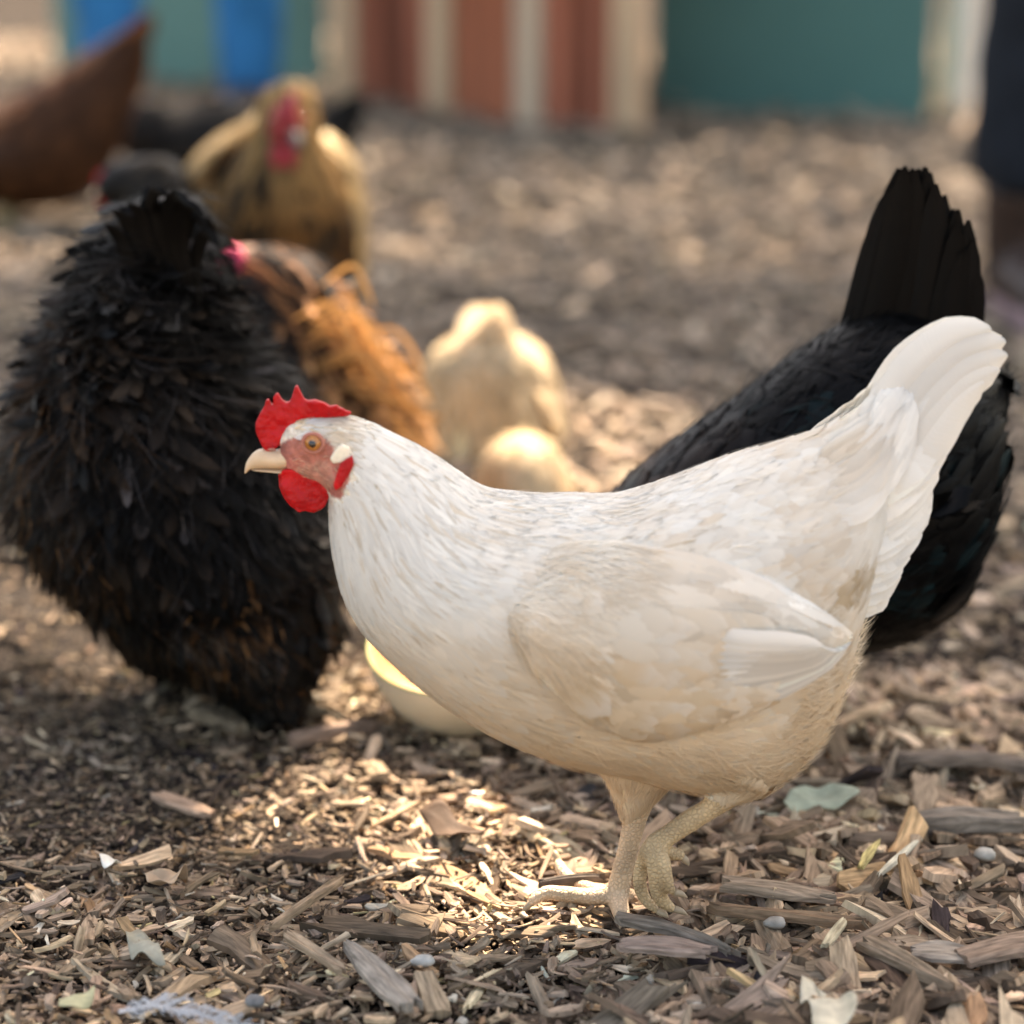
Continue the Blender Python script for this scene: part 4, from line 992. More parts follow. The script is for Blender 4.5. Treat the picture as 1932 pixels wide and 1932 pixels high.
def golden_hen():
    Y = 2.86
    root = thing('hen', 'golden brown speckled hen standing tall and facing the camera', 'hen', (W(530, 700, Y)[0], Y, 0))
    rows = [(525, 152, 560, 150, .012), (500, 170, 586, 170, .022), (487, 205, 594, 205, .03), (475, 250, 600, 250, .036), (455, 300, 618, 300, .045, .005), (425, 350, 640, 350, .06, .015), (402, 410, 660, 410, .08, .03), (390, 480, 668, 480, .095, .045), (395, 560, 666, 560, .10, .05),
            (412, 640, 655, 640, .095, .05), (440, 710, 632, 710, .08, .05), (480, 765, 595, 765, .05, .05), (520, 785, 560, 785, .02, .05)]
    P = loft_grid(st_px(rows, Y), 60, 44)
    # back and tail run away from the camera
    T = loft_grid([(W(400, 330, Y)[0], W(0, 470, Y)[2], W(660, 330, Y)[0], W(0, 470, Y)[2], .06, Y + .06, 0), (W(380, 330, Y)[0], W(0, 450, Y)[2], W(670, 330, Y)[0], W(0, 450, Y)[2], .07, Y + .12, 0)], 3, 24)
    specs = two_legs(W(535, 700, Y)[0], Y + .03, W(0, 740, Y)[2], fwd=(0, -1))
    bird_body('body', P, specs, .005, root, (.12, .07, .02), (.4, .3, .14))
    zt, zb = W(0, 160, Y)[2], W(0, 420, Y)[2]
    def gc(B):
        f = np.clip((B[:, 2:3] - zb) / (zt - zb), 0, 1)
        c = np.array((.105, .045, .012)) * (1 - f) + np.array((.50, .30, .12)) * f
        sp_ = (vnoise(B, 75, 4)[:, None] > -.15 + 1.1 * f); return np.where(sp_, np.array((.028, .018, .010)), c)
    fc = np.array([W(*q, Y)[[0, 2]] for q in [(500, 200), (520, 180), (560, 178), (580, 210), (578, 270), (560, 315), (520, 315), (498, 270), (492, 230)]])
    nf = lambda B: ~(inpoly(B[:, 0], B[:, 2], fc) & (B[:, 1] < Y))
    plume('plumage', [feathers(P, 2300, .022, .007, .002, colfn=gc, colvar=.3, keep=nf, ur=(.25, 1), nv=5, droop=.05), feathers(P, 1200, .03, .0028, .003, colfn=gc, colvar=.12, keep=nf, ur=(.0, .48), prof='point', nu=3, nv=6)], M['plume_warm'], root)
    for sgn in (-1, 1):
        if sgn < 0: up = [(482, 215), (440, 252), (385, 288), (345, 330), (352, 400), (378, 490)]; dep = .13
        else: up = [(612, 262), (640, 290), (665, 330), (680, 400), (684, 500), (668, 620)]; dep = .12
        rows = [];
        for k, (a, b) in enumerate(up):
            wd = ([14, 26, 34, 40, 34, 10] if sgn < 0 else [12, 20, 24, 24, 20, 8])[k]; ii = 1 if sgn < 0 else -1
            p, q = W(a, b, Y + .05), W(a + ii * wd, b + 6, Y + .05); rows.append((p[0], p[2], q[0], q[2], [.03, .05, .06, .06, .05, .02][k], Y + .05 + dep * .4, 0))
        Q = loft_grid(rows, 30, 24); V, F = loft_mesh(Q)
        wo = link('wing', mkmesh('wing', V, F, M['skin'], col=np.tile((.45, .33, .17), (len(V), 1))), root)
        plume('wing_feathers', [feathers(Q, 420, .03, .008, .003, col=(.32, .22, .11), colvar=.3, nv=5)], M['plume_warm'], wo)
    # face
    c = W(538, 238, Y - .038)
    V, F = ball(c + np.array([0, -.0, 0]), (.019, .019, .027), 3)
    me = mkmesh('face', V, F, M['skin'], col=np.array((.25, .025, .026)) * (1 + .2 * vnoise(V, 120)[:, None])); link('face', me, root)
    slab('comb', [W(555, 205, Y) + np.array([0, a, b]) for a, b in [(-.052, -.012), (-.060, .004), (-.055, .016), (-.047, .012), (-.040, .022), (-.032, .014), (-.022, .022), (-.014, .008), (-.03, -.004)]], .012, M['comb_dull'], root, ydir=(1, 0, .1), voxel=.0016)
    b0 = W(556, 258, Y - .05)
    V, F = tube([(*b0, .0085), (b0[0] + .003, b0[1] - .014, b0[2] - .001, .0075), (b0[0] + .005, b0[1] - .024, b0[2] - .005, .004), (b0[0] + .006, b0[1] - .028, b0[2] - .009, .0008)], 14, 12)
    link('beak', mkmesh('beak', V, F, M['horn_grey']), root)
    for a in (522, 546):
        slab('wattle', [W(p, q, Y - .058) for p, q in [(a - 12, 275), (a + 12, 275), (a + 15, 295), (a + 8, 318), (a - 6, 318), (a - 14, 298)]], .006, M['comb_dull'], root, voxel=.0016)
    for a in (512, 578):
        e0 = W(a, 225, Y - .047)
        e = link('eye', mkmesh('eye', *ball(e0, .0048, 2), M['iris']), root); link('pupil', mkmesh('pupil', *ball(e0 + np.array([(.0015 if a > 540 else -.0015), -.003, 0]), .0026, 2), M['pupil']), e)
    tl = fan([[(480, 480), (500, 380), (520, 320), (530, 300)], [(580, 480), (570, 380), (560, 320), (555, 300)]], Y + .24, 12, .02, (.2, .13, .06), .03)
    plume('tail', tl, M['plume_warm'], root)
golden_hen()

def buff_hens():
    Y = 2.62
    root = thing('hen', 'buff hen seen from behind with tail up, head down', 'hen', (W(925, 900, Y)[0], Y, 0))
    rows = [(905, 580, 935, 580, .012, .0), (899, 610, 945, 610, .022, .0), (886, 640, 960, 640, .036, .01), (850, 666, 996, 670, .065, .03), (812, 704, 1032, 710, .095, .05), (794, 765, 1052, 775, .105, .06), (793, 830, 1054, 835, .105, .06),
            (806, 900, 1044, 905, .10, .05), (828, 970, 1022, 975, .09, .05), (862, 1030, 990, 1035, .06, .05), (900, 1060, 950, 1060, .02, .05)]
    P = loft_grid(st_px(rows, Y), 54, 40)
    specs = two_legs(W(925, 900, Y)[0], Y + .05, W(0, 1010, Y)[2], fwd=(0, 1), gap=.03)
    bird_body('body', P, specs, .005, root, (.5, .34, .16), (.45, .33, .15))
    bc = lambda B: np.array((.64, .49, .31)) * (1 + .22 * vnoise(B, 30, 4))[:, None]
    plume('plumage', [feathers(P, 1300, .034, .011, .005, colfn=bc, colvar=.22, nv=5), feathers(P, 2600, .026, .0012, .007, colfn=bc, colvar=.1, prof='strand', nu=2, nv=4, swirl=.4)], M['plume_warm'], root)
    plume('tail', fan([[(880, 700), (885, 650), (895, 610), (908, 582)], [(920, 700), (920, 640), (921, 600), (921, 576)], [(965, 700), (958, 650), (948, 610), (936, 582)]], Y - .01, 14, .013, (.72, .58, .40), .02), M['plume_warm'], root)
    for sgn in (-1, 1):
        up = [(880, 690), (815, 735), (792, 800), (800, 850)] if sgn < 0 else [(970, 690), (1030, 730), (1056, 790), (1066, 832)]
        rows = []
        for k, (a, b) in enumerate(up):
            wd = [18, 30, 30, 10][k] * (1 if sgn < 0 else -1); p, q = W(a, b, Y + .02), W(a + wd, b + 4, Y + .02); rows.append((p[0], p[2], q[0], q[2], [.03, .06, .05, .012][k], Y + .04, 0))
        Q = loft_grid(rows, 20, 20); V, F = loft_mesh(Q)
        wo = link('wing', mkmesh('wing', V, F, M['skin'], col=np.tile((.6, .44, .24), (len(V), 1))), root)
        plume('wing_feathers', [feathers(Q, 240, .03, .008, .003, colfn=bc, colvar=.1, nv=5)], M['plume_warm'], wo)
    hc = W(925, 960, Y + .24)
    simple_head(root, hc, (0, .5, -.8))
    V, F = tube([(W(925, 900, Y)[0], Y + .10, W(0, 900, Y)[2], .05), (hc[0], Y + .18, W(0, 930, Y + .18)[2], .03), (*hc, .016)], 14, 14)
    link('neck_feathers', mkmesh('neck_feathers', V, F, M['skin'], col=np.tile((.55, .38, .18), (len(V), 1))), root)
    # a second, smaller buff bird sits nearer and lower
    Y = 2.40
    root = thing('hen', 'second buff hen, only its sunlit back showing above the white hen', 'hen', (W(990, 960, Y)[0], Y, 0))
    rows = [(965, 824, 1012, 822, .015), (938, 842, 1036, 842, .035), (912, 880, 1058, 885, .055), (896, 930, 1078, 935, .065), (890, 990, 1090, 990, .07), (905, 1060, 1075, 1060, .065), (940, 1110, 1040, 1110, .03)]
    P = loft_grid(st_px(rows, Y), 36, 32)
    specs = two_legs(W(985, 900, Y)[0], Y, W(0, 1080, Y)[2], fwd=(0, 1), gap=.022)
    bird_body('body', P, specs, .005, root, (.5, .34, .16), (.45, .33, .15))
    plume('plumage', [feathers(P, 700, .026, .008, .004, colfn=bc, colvar=.12, nv=5), feathers(P, 1400, .024, .0012, .008, colfn=bc, colvar=.1, prof='strand', nu=2, nv=4, swirl=.4)], M['plume_warm'], root)
    simple_head(root, W(960, 1060, Y + .09), (-.5, .5, -.6))
buff_hens()

def side_bird(label, Y, rows, col, spk, legx, tailp=None, head=None, m='plume_dark', shank=(.4, .3, .14), headd=(-1, 0, -.1), legs=True, comb='comb', tcol=None, hs=1.1):
    cx = W(legx, 300, Y)[0]
    root = thing('hen', label, 'hen', (cx, Y, 0))
    P = loft_grid(st_px(rows, Y), 44, 32)
    bot = max(r[3] for r in rows)
    specs = two_legs(cx, Y, W(0, bot - 25, Y)[2])
    bird_body('body', P, specs, .006, root, col, shank)
    fc = lambda B: np.where(rng.random((len(B), 1)) < .25, np.array(spk), np.array(col))
    plume('plumage', [feathers(P, 900, .042, .012, .004, colfn=fc, colvar=.15, nv=5), feathers(P, 600, .035, .002, .008, colfn=fc, prof='strand', nu=2, nv=4, swirl=.3)], M[m], root)
    if tailp: plume('tail', fan(tailp, Y, 20, .018, tcol or col, .03), M[m], root)
    if head: simple_head(root, W(*head, Y), headd, hs, comb)
    return root
side_bird('reddish brown hen at the upper left edge, tail raised', 4.1,
          [(-262, 100, -258, 140, .012), (-230, 62, -225, 160, .022), (-185, 70, -170, 220, .035), (-130, 125, -110, 310, .055), (-60, 180, -40, 370, .075), (10, 192, 30, 392, .085), (75, 160, 100, 390, .085), (140, 115, 165, 365, .07), (195, 85, 215, 300, .045), (230, 62, 245, 210, .025), (262, 45, 270, 110, .012)],
          (.055, .021, .009), (.10, .038, .015), 10, [[(150, 240), (190, 150), (230, 80), (262, 32)], [(180, 250), (220, 160), (255, 90), (284, 44)], [(200, 270), (235, 190), (262, 120), (278, 80)]], (-245, 110), 'plume_warm')
side_bird('black hen in the distance, tail tip showing right of the golden hen', 4.35,
          [(205, 262, 210, 282, .012), (225, 225, 235, 290, .03), (265, 195, 285, 335, .055), (330, 205, 345, 360, .07), (420, 195, 430, 370, .08), (500, 205, 515, 365, .075), (570, 232, 590, 330, .05), (615, 228, 630, 290, .025), (650, 205, 655, 245, .01)],
          (.012, .011, .010), (.03, .025, .02), 400, [[(560, 290), (600, 245), (640, 215), (686, 184)], [(580, 300), (620, 265), (650, 235), (684, 192)], [(590, 310), (620, 285), (640, 262), (655, 248)]], (222, 262))
side_bird('dark hen with small red comb peeping over the black frizzled back', 2.7,
          [(178, 345, 185, 372, .010), (198, 322, 205, 385, .020), (240, 306, 245, 410, .034), (290, 302, 295, 470, .05), (335, 318, 330, 570, .06), (362, 380, 350, 640, .06), (368, 460, 356, 660, .045), (366, 530, 360, 620, .015)],
          (.014, .012, .010), (.04, .03, .02), 320, None, (200, 356), headd=(-.75, -.6, -.2), hs=.62)

# ------------------------------------------------------------------ people (only their legs reach the picture)
def person(label, loc, spread, trousers, shoe, turn=0.0, long_shoe=True, bootz=.0, lean=0.0):
    root = thing('person', label, 'person', (*loc, 0))
    x, y = loc; ca, sa = math.cos(turn), math.sin(turn)
    def p(a, b, z, r): return (x + a * ca - b * sa, y + a * sa + b * ca, z, r)
    s = spread / 2
    parts = []
    for q in (-1, 1):
        parts.append(tube([p(q * .10, 0, .98, .095), p(q * (.10 + (s - .1) * .3), -.01, .78, .092), p(q * (.10 + (s - .1) * .65), -.02, .5, .072), p(q * s, 0, .30, .072), p(q * s, .01, .18, .066 if not bootz else .058), p(q * s, .01, .05 + .8 * bootz, .062 if not bootz else .054)], 30, 20))
        parts.append(tube([p(q * .17, 0, 1.44, .06), p(q * .25, .02, 1.2, .048), p(q * .28, -.02, 1.0, .040), p(q * .26, -.10, .82, .030), p(q * .26, -.12, .78, .026)], 24, 14))
        for k in range(4): parts.append(tube([p(q * (.245 + .013 * k), -.12, .78, .010), p(q * (.245 + .013 * k), -.14, .73, .0085), p(q * (.245 + .012 * k), -.145, .695 + .006 * abs(k - 1), .006)], 8, 8))
        parts.append(tube([p(q * .235, -.12, .79, .011), p(q * .22, -.15, .76, .009), p(q * .222, -.165, .735, .007)], 8, 8))
    parts.append(tube([p(0, 0, .90, .13), p(0, 0, 1.05, .14), p(0, 0, 1.22, .145), p(0, 0, 1.38, .15), p(0, 0, 1.46, .10), p(0, 0, 1.53, .055), p(0, -.01, 1.58, .055)], 30, 24, 1.0))
    parts.append(ball(p(0, -.02, 1.68, 1)[:3], (.078, .095, .115), 3))
    parts.append(tube([p(0, -.112, 1.70, .010), p(0, -.132, 1.665, .014), p(0, -.112, 1.652, .010)], 8, 8))
    for q in (-1, 1): parts.append(ball(p(q * .08, -.01, 1.675, 1)[:3], (.012, .02, .03), 2))
    me = fuse('body', parts, .011, [M[trousers], M['shirt'], M['human_skin']], 3)
    c = centres(me); rx = (c[:, 0] - x) * ca + (c[:, 1] - y) * sa
    mi = np.where((c[:, 2] > 1.0) & (c[:, 2] < 1.5), 1, np.where(c[:, 2] > 1.5, 2, 0)); mi = np.where((np.abs(rx) > .19) & (c[:, 2] < 1.02) & (c[:, 2] > .86), 1, mi); mi = np.where((np.abs(rx) > .20) & (c[:, 2] <= .86) & (c[:, 2] > .6), 2, mi)
    me.polygons.foreach_set('material_index', mi.astype(np.int32))
    v = verts(me)     # cloth folds below the knee
    f = (v[:, 2] < .8); d = .007 * vnoise(v * np.array([1, 1, .6]), 16, 3) + .004 * vnoise(v, 34, 6)
    v[f, 0] += d[f]; v[f, 1] += (.007 * vnoise(v, 19, 8))[f]; me.vertices.foreach_set('co', v.ravel()); me.update()
    link('body', me, root)
    link('hair', fuse('hair', [ball(p(0, .0, 1.715, 1)[:3], (.088, .095, .098), 3)], .01, M['hair'], 1), root)
    for q in (-1, 1):
        link('eye', mkmesh('eye', *ball(p(q * .032, -.100, 1.70, 1)[:3], .011, 2), M['pupil']), root)
        sh = [tube([p(q * s, .06, .035, .034), p(q * s, .02, .045, .042), p(q * s * 1.03, -.08, .04, .042), p(q * s * 1.06, -.16, .032, .036), p(q * s * 1.07, -.20, .03, .02)], 16, 14)]
        if bootz: sh.append(tube([p(q * s, .012, .04, .046), p(q * s, .012, bootz * .6, .050), p(q * s, .005, bootz, .054)], 16, 18))
        so = link('boot' if bootz else 'shoe', fuse('boot', sh, .006, M[shoe], 2), root)
        link('sole', fuse('sole', [tube([p(q * s, .07, .012, .02), p(q * s, .02, .012, .038), p(q * s * 1.03, -.08, .012, .042), p(q * s * 1.06, -.17, .012, .038), p(q * s * 1.07, -.21, .012, .012)], 16, 12)], .006, M['sole'], 1), so)
pc = W(342, 200, 5.35)
person('person in blue jeans standing behind the brown hen', (pc[0], 5.35), .29, 'denim', 'boot')
pr = G(1905, 600)
person('person in black trousers and dark boots at the right edge', (pr[0] + .135, pr[1] + .06), .23, 'black_cloth', 'boot', turn=.15, bootz=.17)

# ------------------------------------------------------------------ melon shell
def melon():
    c = W(871, 1201, 1.795); r = .071
    root = thing('melon_half', 'scooped half melon with orange flesh and pale rind on the ground', 'melon', (c[0], c[1], 0))
    th = np.linspace(0, np.pi / 2, 18); ph = np.arange(48) / 48 * 2 * np.pi
    def bowl(rad, z0, dep): return np.stack([np.stack([rad * np.cos(t) * np.cos(ph), rad * np.cos(t) * np.sin(ph), z0 - dep * np.sin(t) + 0 * ph], -1) for t in th])
    A = bowl(r, 0, r * .98); B = bowl(r * .975, .001, r * .70); B2 = bowl(r * .80, -.006, r * .62)
    tilt = Matrix.Rotation(R(15), 3, 'X') @ Matrix.Rotation(R(-4), 3, 'Y'); T = np.array(tilt)
    cz = np.array([c[0], c[1], r * .98 + .006])
    f = np.array(grid_faces(18, 48))
    tr = lambda Q: Q.reshape(-1, 3) @ T.T + cz
    link('rind', mkmesh('rind', tr(A), f, M['rind']), root)
    rim = np.stack([A[0], (A[0] + B[0]) / 2 + np.array([0, 0, .001]), B[0]]); 
    link('rim', mkmesh('rim', tr(rim), np.array(grid_faces(3, 48)), mat('green_rind_edge', (.26, .26, .10), .5, noise=(60, .2))), root)
    Q = np.concatenate([B[:1], bowl(r * .93, -.012, r * .6)])
    Q[1:] *= 1 + .03 * vnoise(Q[1:], 60)[..., None]
    link('flesh', mkmesh('flesh', tr(Q), np.array(grid_faces(19, 48))[:, ::-1], M['flesh']), root)
melon()

# ------------------------------------------------------------------ single pieces lying on the mulch
def bark_piece(name, label, cat, a, b, wid, thick, col, lift=.012, roll=.0, taper=(.8, 1, .9, .6), group=None, tiltz=0.0):
    A, B = G(*a), G(*b); d = B - A; L = np.linalg.norm(d); d /= L
    s = np.array([-d[1], d[0], 0]) * math.cos(roll) + np.array([0, 0, 1]) * math.sin(roll); u = np.cross(d, s); u = u if u[2] > 0 else -u
    n, m = 26, 9; t = np.linspace(0, 1, n); cc = np.linspace(-.5, .5, m)
    wp = np.interp(t, np.linspace(0, 1, len(taper)), taper) * wid
    sd = random.random() * 30
    tj = np.repeat(t[:, None], m, 1); tj[:2] += (.03 * rng.normal(size=m))[None]; tj[-2:] += (.05 * rng.normal(size=m))[None]
    q = np.stack([tj * L * 40, np.repeat(cc[None], n, 0) * 3 + sd, 0 * tj], -1)
    edge = wp[:, None] * (1 + .18 * vnoise(np.stack([t * L * 60 + sd, 0 * t, 0 * t], -1), 1.0)[:, None])
    top = thick * (.5 + .35 * vnoise(q * np.array([.6, 1.4, 1]), 1.0, 3))
    arch = .06 * L * np.sin(np.pi * t)[:, None] * random.uniform(-.2, 1)
    base = A[None, None] + d * (tj * L)[..., None] + s * (cc[None] * edge)[..., None] + np.array([0, 0, 1]) * (lift + tiltz * tj * L + arch)[..., None]
    g_ = gh(base[..., 0].mean(keepdims=True)[0], base[..., 1].mean(keepdims=True)[0]) if False else 0
    Vt = base + u * np.where(np.abs(cc)[None] > .45, top * .35, top)[..., None]; Vb = base - u * (thick * .45)
    V = np.concatenate([Vt.reshape(-1, 3), Vb.reshape(-1, 3)]); k = n * m
    F = np.array(grid_faces(n, m, False)); ed = []
    loop = [j for j in range(m)] + [i * m + m - 1 for i in range(1, n)] + [(n - 1) * m + j for j in range(m - 2, -1, -1)] + [i * m for i in range(n - 2, 0, -1)]
    for x, y in zip(loop, loop[1:] + loop[:1]): ed.append((x, y, y + k, x + k))
    FF = np.concatenate([F, F[:, ::-1] + k, np.array(ed)[:, ::-1]])
    g = np.cross(V[F[:, 1]] - V[F[:, 0]], V[F[:, 3]] - V[F[:, 0]]).mean(0)
    if g @ u < 0: FF = FF[:, ::-1]
    uv = np.tile(np.stack([tj * L, cc[None] * edge + sd], -1).reshape(-1, 2), (2, 1)); uv[k:, 1] += .004
    cv = np.tile(np.array(col), (2 * k, 1))
    o = link(name, mkmesh(name, V, FF, M['chip'], uv=uv, col=cv, smooth=False)); return tag(o, label, cat, group)
g1 = 'larger chips lying on the mulch'
gr, br, tn, pk = (.22, .175, .135), (.19, .135, .095), (.33, .235, .155), (.34, .24, .185)
bark_piece('bark_strip', 'long dark bark strip lying flat at the right picture edge', 'bark', (1685, 1478), (1990, 1500), .020, .008, (.20, .15, .115), .018, group=g1)
bark_piece('wood_chunk', 'thick greyish wood chunk below the long bark strip', 'wood chunk', (1718, 1602), (1905, 1596), .017, .012, gr, .017, group=g1)
bark_piece('wood_chip', 'short flat tan chip pointing down between bark strip and chunk', 'wood chip', (1742, 1512), (1740, 1586), .017, .003, tn, .020, taper=(1, 1, 1, .5), group=g1, tiltz=-.05)
bark_piece('wood_chunk', 'squared brown wood chunk left of the thick greyish one', 'wood chunk', (1605, 1622), (1697, 1628), .012, .010, br, .014, group=g1)
bark_piece('wood_chip', 'broad brown bark chip at the bottom right edge', 'wood chip', (1812, 1872), (1965, 1838), .027, .005, (.235, .165, .12), .022, taper=(.8, 1, 1, 1), group=g1)
bark_piece('wood_chip', 'pale grey flat chip left of the broad brown bark chip', 'wood chip', (1722, 1852), (1830, 1862), .023, .004, (.30, .25, .20), .020, taper=(.5, 1, 1, .9), group=g1)
bark_piece('wood_splinter', 'long split splinter with pale top edge beside the torn leaf', 'splinter', (1632, 1835), (1790, 1922), .013, .007, (.26, .19, .13), .020, taper=(.9, 1, .8, .3), group=g1)
bark_piece('wood_chip', 'wide pinkish tan chip with ragged ends below the feet', 'wood chip', (1168, 1842), (1338, 1856), .020, .005, pk, .021, taper=(.5, 1, .9, .7), group=g1)
bark_piece('wood_splinter', 'long grey bark splinter just below the planted foot', 'splinter', (1168, 1782), (1372, 1846), .013, .006, gr, .018, taper=(.7, 1, .8, .4), group=g1)
bark_piece('wood_chip', 'long tapered tan chip right of the lifted foot', 'wood chip', (1370, 1716), (1562, 1744), .017, .006, (.30, .225, .16), .018, taper=(.9, 1, .9, .3), group=g1)
bark_piece('wood_chip', 'thin reddish chip under the long tapered tan one', 'wood chip', (1355, 1762), (1612, 1792), .009, .006, (.26, .165, .10), .017, group=g1)
bark_piece('stick', 'dark short stick lying across the toes of the planted foot', 'stick', (1022, 1708), (1132, 1698), .007, .007, (.10, .08, .065), .014, group=g1)
bark_piece('wood_chip', 'flat reddish tan chip alone in the shade at left', 'wood chip', (300, 1535), (398, 1572), .016, .004, (.33, .22, .15), .014, group=g1)
bark_piece('stick', 'straight pale stick slanting up left of centre bottom', 'stick', (515, 1808), (645, 1718), .006, .005, tn, .021, taper=(.7, 1, 1, .8), group=g1)
bark_piece('stick', 'second pale stick slanting down below the straight one', 'stick', (546, 1822), (648, 1890), .007, .005, tn, .020, taper=(.9, 1, 1, .9), group=g1)
bark_piece('wood_chip', 'curled brown bark piece below the black frizzled hen', 'wood chip', (372, 1378), (458, 1412), .022, .008, (.2, .15, .1), .016, group=g1)
bark_piece('stick', 'thick brown stick at the upper edge of the sunny patch', 'stick', (548, 1432), (706, 1404), .012, .009, (.22, .15, .11), .014, group=g1)
bark_piece('straw_piece', 'longer pale straw piece leaning up at right', 'straw', (1655, 1706), (1728, 1640), .0045, .003, (.55, .5, .38), .020, taper=(.5, 1, 1, .6), group=g1)
bark_piece('straw_piece', 'short yellow straw piece left of the longer pale one', 'straw', (1622, 1690), (1656, 1642), .006, .003, (.5, .4, .17), .020, taper=(.8, 1, .8, .4), group=g1)
bark_piece('straw_piece', 'pale straw piece between torn leaf and tan chips', 'straw', (1555, 1842), (1592, 1792), .006, .003, (.5, .42, .28), .020, taper=(.8, 1, .9, .7), group=g1)
bark_piece('wood_chip', 'long grey bark piece cut by the bottom edge near the middle', 'wood chip', (655, 1842), (775, 1960), .018, .006, (.30, .25, .2), .021, taper=(.4, .8, 1, 1), group=g1)
def flat_leaf(name, label, cat, pts, col, z=.022, curl=.008):
    P = np.array([G(*p, z) for p in pts]); c = P.mean(0); n = len(P)
    rings = [c[None] + (P - c) * f for f in (.02, .3, .55, .8, 1.0)]
    Q = pathr(np.concatenate([rings[-1], rings[-1][:1]]), 49)[:-1]
    rr = np.stack([c + (Q - c) * f for f in np.linspace(.02, 1, 9)])
    rr[..., 2] += curl * vnoise(rr, 45, random.random()) + curl * 1.2 * np.linspace(0, 1, 9)[:, None]**2 * vnoise(rr, 70, 4)
    V = rr.reshape(-1, 3); F = np.array(grid_faces(9, 48)); V2 = V.copy(); V2[:, 2] -= .0006
    k = len(V); e = np.array([(8 * 48 + j, 8 * 48 + (j + 1) % 48, 8 * 48 + (j + 1) % 48 + k, 8 * 48 + j + k) for j in range(48)])
    cv = np.array(col) * (1 + .12 * vnoise(np.concatenate([V, V2]), 200, 3)[:, None])
    return tag(link(name, mkmesh(name, np.concatenate([V, V2]), np.concatenate([F, F[:, ::-1] + k, e]), M['dry_leaf'], col=cv)), label, cat)
flat_leaf('dry_leaf', 'large torn cream leaf at the bottom right of centre', 'leaf', [(1512, 1842), (1530, 1836), (1548, 1856), (1580, 1868), (1582, 1888), (1604, 1896), (1612, 1928), (1590, 1940), (1545, 1950), (1528, 1905), (1512, 1880)], (.60, .54, .41), .026, .012)
flat_leaf('dry_leaf', 'pale greenish leaf on the ground under the hens tail', 'leaf', [(1490, 1505), (1530, 1488), (1570, 1484), (1622, 1500), (1580, 1516), (1530, 1520), (1480, 1526)], (.40, .42, .30), .022, .006)
flat_leaf('dry_leaf', 'thin tan leaf fragment with a point, left lower part', 'leaf', [(272, 1650), (310, 1654), (352, 1648), (346, 1668), (325, 1684), (292, 1680)], (.42, .30, .2), .020, .008)
flat_leaf('dry_leaf', 'grey green crumpled leaf below the tan fragment', 'leaf', [(238, 1770), (262, 1758), (290, 1764), (300, 1790), (310, 1808), (280, 1806), (256, 1796)], (.34, .32, .25), .021, .008)
flat_leaf('dry_leaf', 'small pale yellow green leaf near the bottom left corner', 'leaf', [(110, 1862), (150, 1854), (178, 1862), (168, 1880), (130, 1888), (112, 1880)], (.45, .42, .25), .024, .008)
flat_leaf('dry_leaf', 'dark brown leaf lying in the sunny patch', 'leaf', [(790, 1532), (830, 1528), (880, 1550), (932, 1572), (880, 1580), (830, 1562)], (.085, .05, .03), .022, .006)
flat_leaf('shell_flake', 'small white curved flake at left in the shade', 'flake', [(188, 1626), (210, 1620), (228, 1622), (222, 1634), (210, 1646), (200, 1642)], (.75, .72, .64), .02, .006)
def pebble(label, px, py, r, col):
    c = G(px, py, .016); V, F = ball((0, 0, 0), (r, r * .8, r * .75), 3)
    V = V * (1 + .34 * vnoise(V, .9 / r, random.random()) + .10 * vnoise(V, 3.2 / r, 2))[:, None] * np.array([1.15, .9, .8]) + c
    cv = np.array(col) * (1 + .25 * vnoise(V, 260, 3)[:, None])
    tag(link('pebble', mkmesh('pebble', V, F, M['stone'], col=cv)), label, 'pebble')
pebble('rough white pebble near the bottom centre', 796, 1815, .0068, (.42, .39, .34))
pebble('bluish grey pebble near the white down feather', 482, 1888, .0065, (.16, .155, .15))
pebble('chalky pale pebble at the right among brown chips', 1858, 1610, .0075, (.36, .33, .28))
pebble('grey lump beside the long tan chip', 1462, 1742, .006, (.30, .27, .23))
def down_feather():
    root_p = [G(225, 1908, .030), G(290, 1898, .034), G(350, 1908, .034), G(420, 1930, .03), G(470, 1950, .028)]
    A = pathr(np.array(root_p), 60); out = [vane(root_p, .0014, (0, -.3, 1), (.8, .8, .8), 20, 3, 'strand')]
    for i in range(80):
        k = rng.integers(3, 58); p = A[k]; t = A[k + 1] - A[k]; t /= np.linalg.norm(t); s = np.array([-t[1], t[0], 0]) * (1 if i % 2 else -1)
        l = .011 * (.4 + random.random()) * (1 - .3 * k / 60)
        q = [p, p + (t * .5 + s * .7) * l * .5 + np.array([0, 0, random.uniform(-.002, .004)]), p + (t * .9 + s * .8) * l + np.array([0, 0, random.uniform(-.006, .004)])]
        out.append(vane(q, 0.00035, (0, -.3, 1), (.82, .82, .82), 6, 3, 'strand'))
    o = plume('down_feather', out, M['plume_white'], None); tag(o, 'white fluffy down feather lying at the bottom left edge', 'feather')
down_feather()

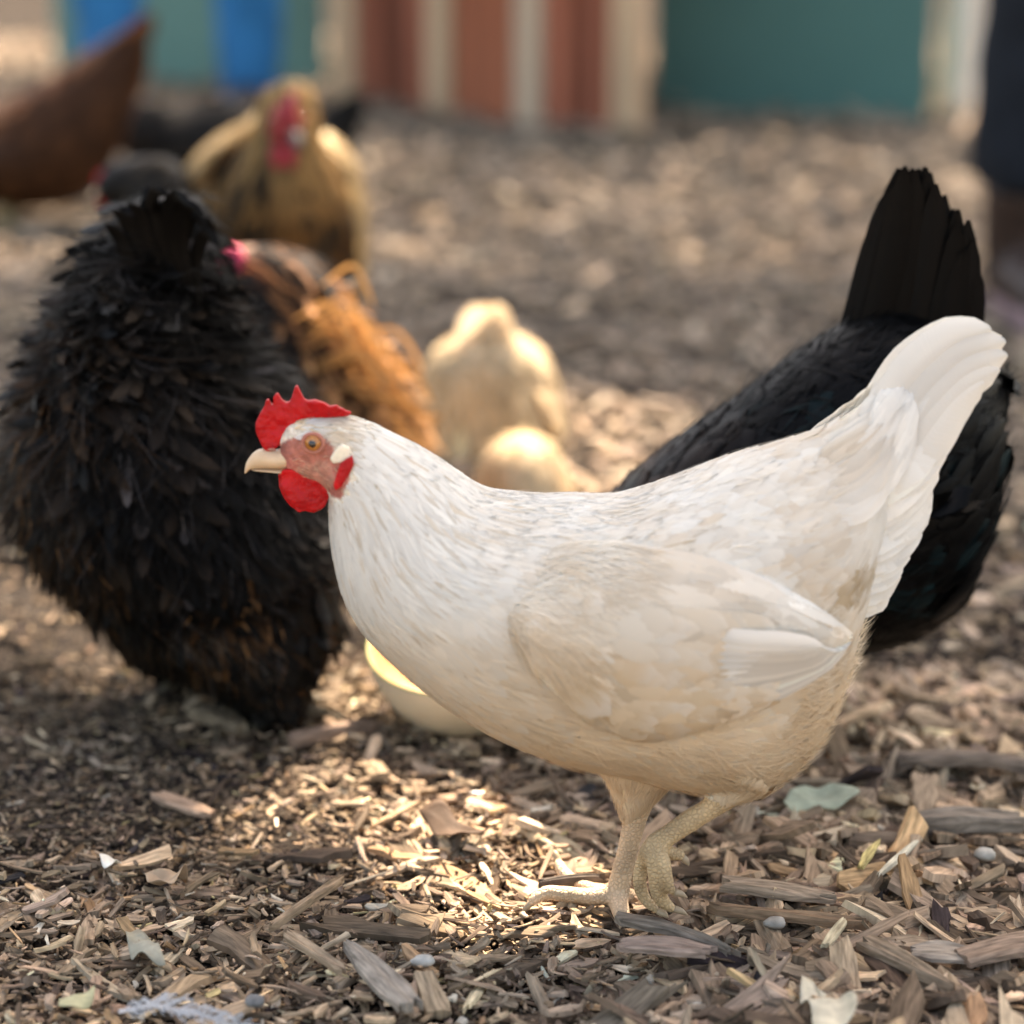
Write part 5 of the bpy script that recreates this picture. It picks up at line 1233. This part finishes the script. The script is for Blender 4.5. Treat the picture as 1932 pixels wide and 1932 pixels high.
# ------------------------------------------------------------------ unseen tree added to shade the yard, crown gaps placed for sun patches
def added_shade_tree():
    Sx, Sy, Sz = SUN
    def gp(p): p = np.asarray(p, float); return p[:2] - np.array([Sx, Sy]) * (p[2] / Sz)     # where the sun ray through p meets the ground
    sunny = [[G(*q)[:2] for q in [(575, 1120), (640, 1060), (720, 1180), (760, 1300), (850, 1460), (960, 1500), (1060, 1590), (1150, 1670), (1120, 1705), (1000, 1725), (860, 1715), (700, 1620), (560, 1545), (545, 1400), (600, 1250)]]]
    spots = [(W(400, 290, 2.95), .085), (W(668, 330, 2.92), .07), (W(675, 480, 2.92), .07), (W(925, 690, 2.70), .22), (W(1040, 760, 2.68), .12), (W(820, 740, 2.68), .11), (W(990, 870, 2.42), .10), (W(1050, 920, 2.42), .07), (W(1800, 60, 5.6), .14), (W(1800, 170, 5.6), .12),
             (W(690, 670, 2.28), .07), (W(750, 750, 2.28), .065), (W(640, 600, 2.28), .05), (W(720, 1225, 1.795), .06), (W(20, 200, 4.1), .15), (W(210, 70, 4.1), .07),
             (G(20, 1130), .06), (G(0, 1170), .06), (G(330, 1240), .03), (W(410, 590, 2.28), .03), (G(1190, 850), .06), (G(380, 1270), .03)]
    g = np.random.default_rng(5)
    n = 26000
    gx = g.uniform(-1.9, 1.9, n); gy = g.uniform(.55, 6.4, n); z = g.uniform(4.2, 5.6, n)
    far = np.clip((gy - 3.0) / 1.0, 0, 1)
    dn = .6 * vnoise(np.stack([gx, gy, 0 * gx], -1), 6, 3) + .8 * vnoise(np.stack([gx, gy, 0 * gx], -1), 13, 6)
    ok = g.random(n) > .34 * far
    m = np.ones(n, bool)
    for poly in sunny:
        q = np.array(poly); c = q.mean(0); m &= ~inpoly(gx, gy, [tuple(x) for x in c + (q - c) * 1.48])
    for p, r in spots: a = gp(p); m &= np.hypot(gx - a[0], gy - a[1]) > r + .07
    ok &= m
    gx, gy, z = gx[ok], gy[ok], z[ok]; n = len(gx)
    X = np.stack([gx + Sx * z / Sz, gy + Sy * z / Sz, z], 1)
    r = g.uniform(.05, .085, n) * np.where(gy > 3.6, .62, 1)
    d1 = norm(g.normal(size=(n, 3))); nr = norm(np.array([[Sx, Sy, Sz]]) + .55 * g.normal(size=(n, 3))); d1 = norm(d1 - nr * (d1 * nr).sum(1, keepdims=True)); d2 = np.cross(nr, d1)
    tpl = np.array([(-1, 0, 0), (-.45, .42, .1), (.3, .45, .12), (1.1, 0, -.1), (.3, -.45, .12), (-.45, -.42, .1)])
    V = X[:, None] + r[:, None, None] * (tpl[None, :, 0:1] * d1[:, None] + tpl[None, :, 1:2] * d2[:, None] + tpl[None, :, 2:3] * nr[:, None])
    f = np.array([(0, 1, 2, 3), (0, 3, 4, 5)]); F = (f[None] + (np.arange(n) * 6)[:, None, None]).reshape(-1, 4)
    root = thing('added_shade_tree', 'unseen leafy tree added over the yard for shade, with gaps shaped for the sun patches', 'tree', (4.6, 5.2, 0))
    link('crown', mkmesh('crown', V.reshape(-1, 3), F, M['leaf'], smooth=False), root)
    tr = [tube([(4.6, 5.2, -.1, .24), (4.5, 5.2, 1.2, .18), (4.2, 5.3, 2.8, .15), (3.7, 5.4, 4.3, .11)], 24, 16)]
    for e in [(2.0, 4.0), (1.2, 5.5), (2.4, 7.0), (0.4, 6.6), (.6, 4.4)]: tr.append(tube([(3.8, 5.4, 4.1, .09), ((3.8 + e[0]) / 2 + .2, (5.4 + e[1]) / 2, 4.75, .05), (e[0] + 1.2, e[1], 5.0, .02)], 14, 10))
    link('trunk', fuse('trunk', tr, .03, M['bark'], 1), root)
added_shade_tree()
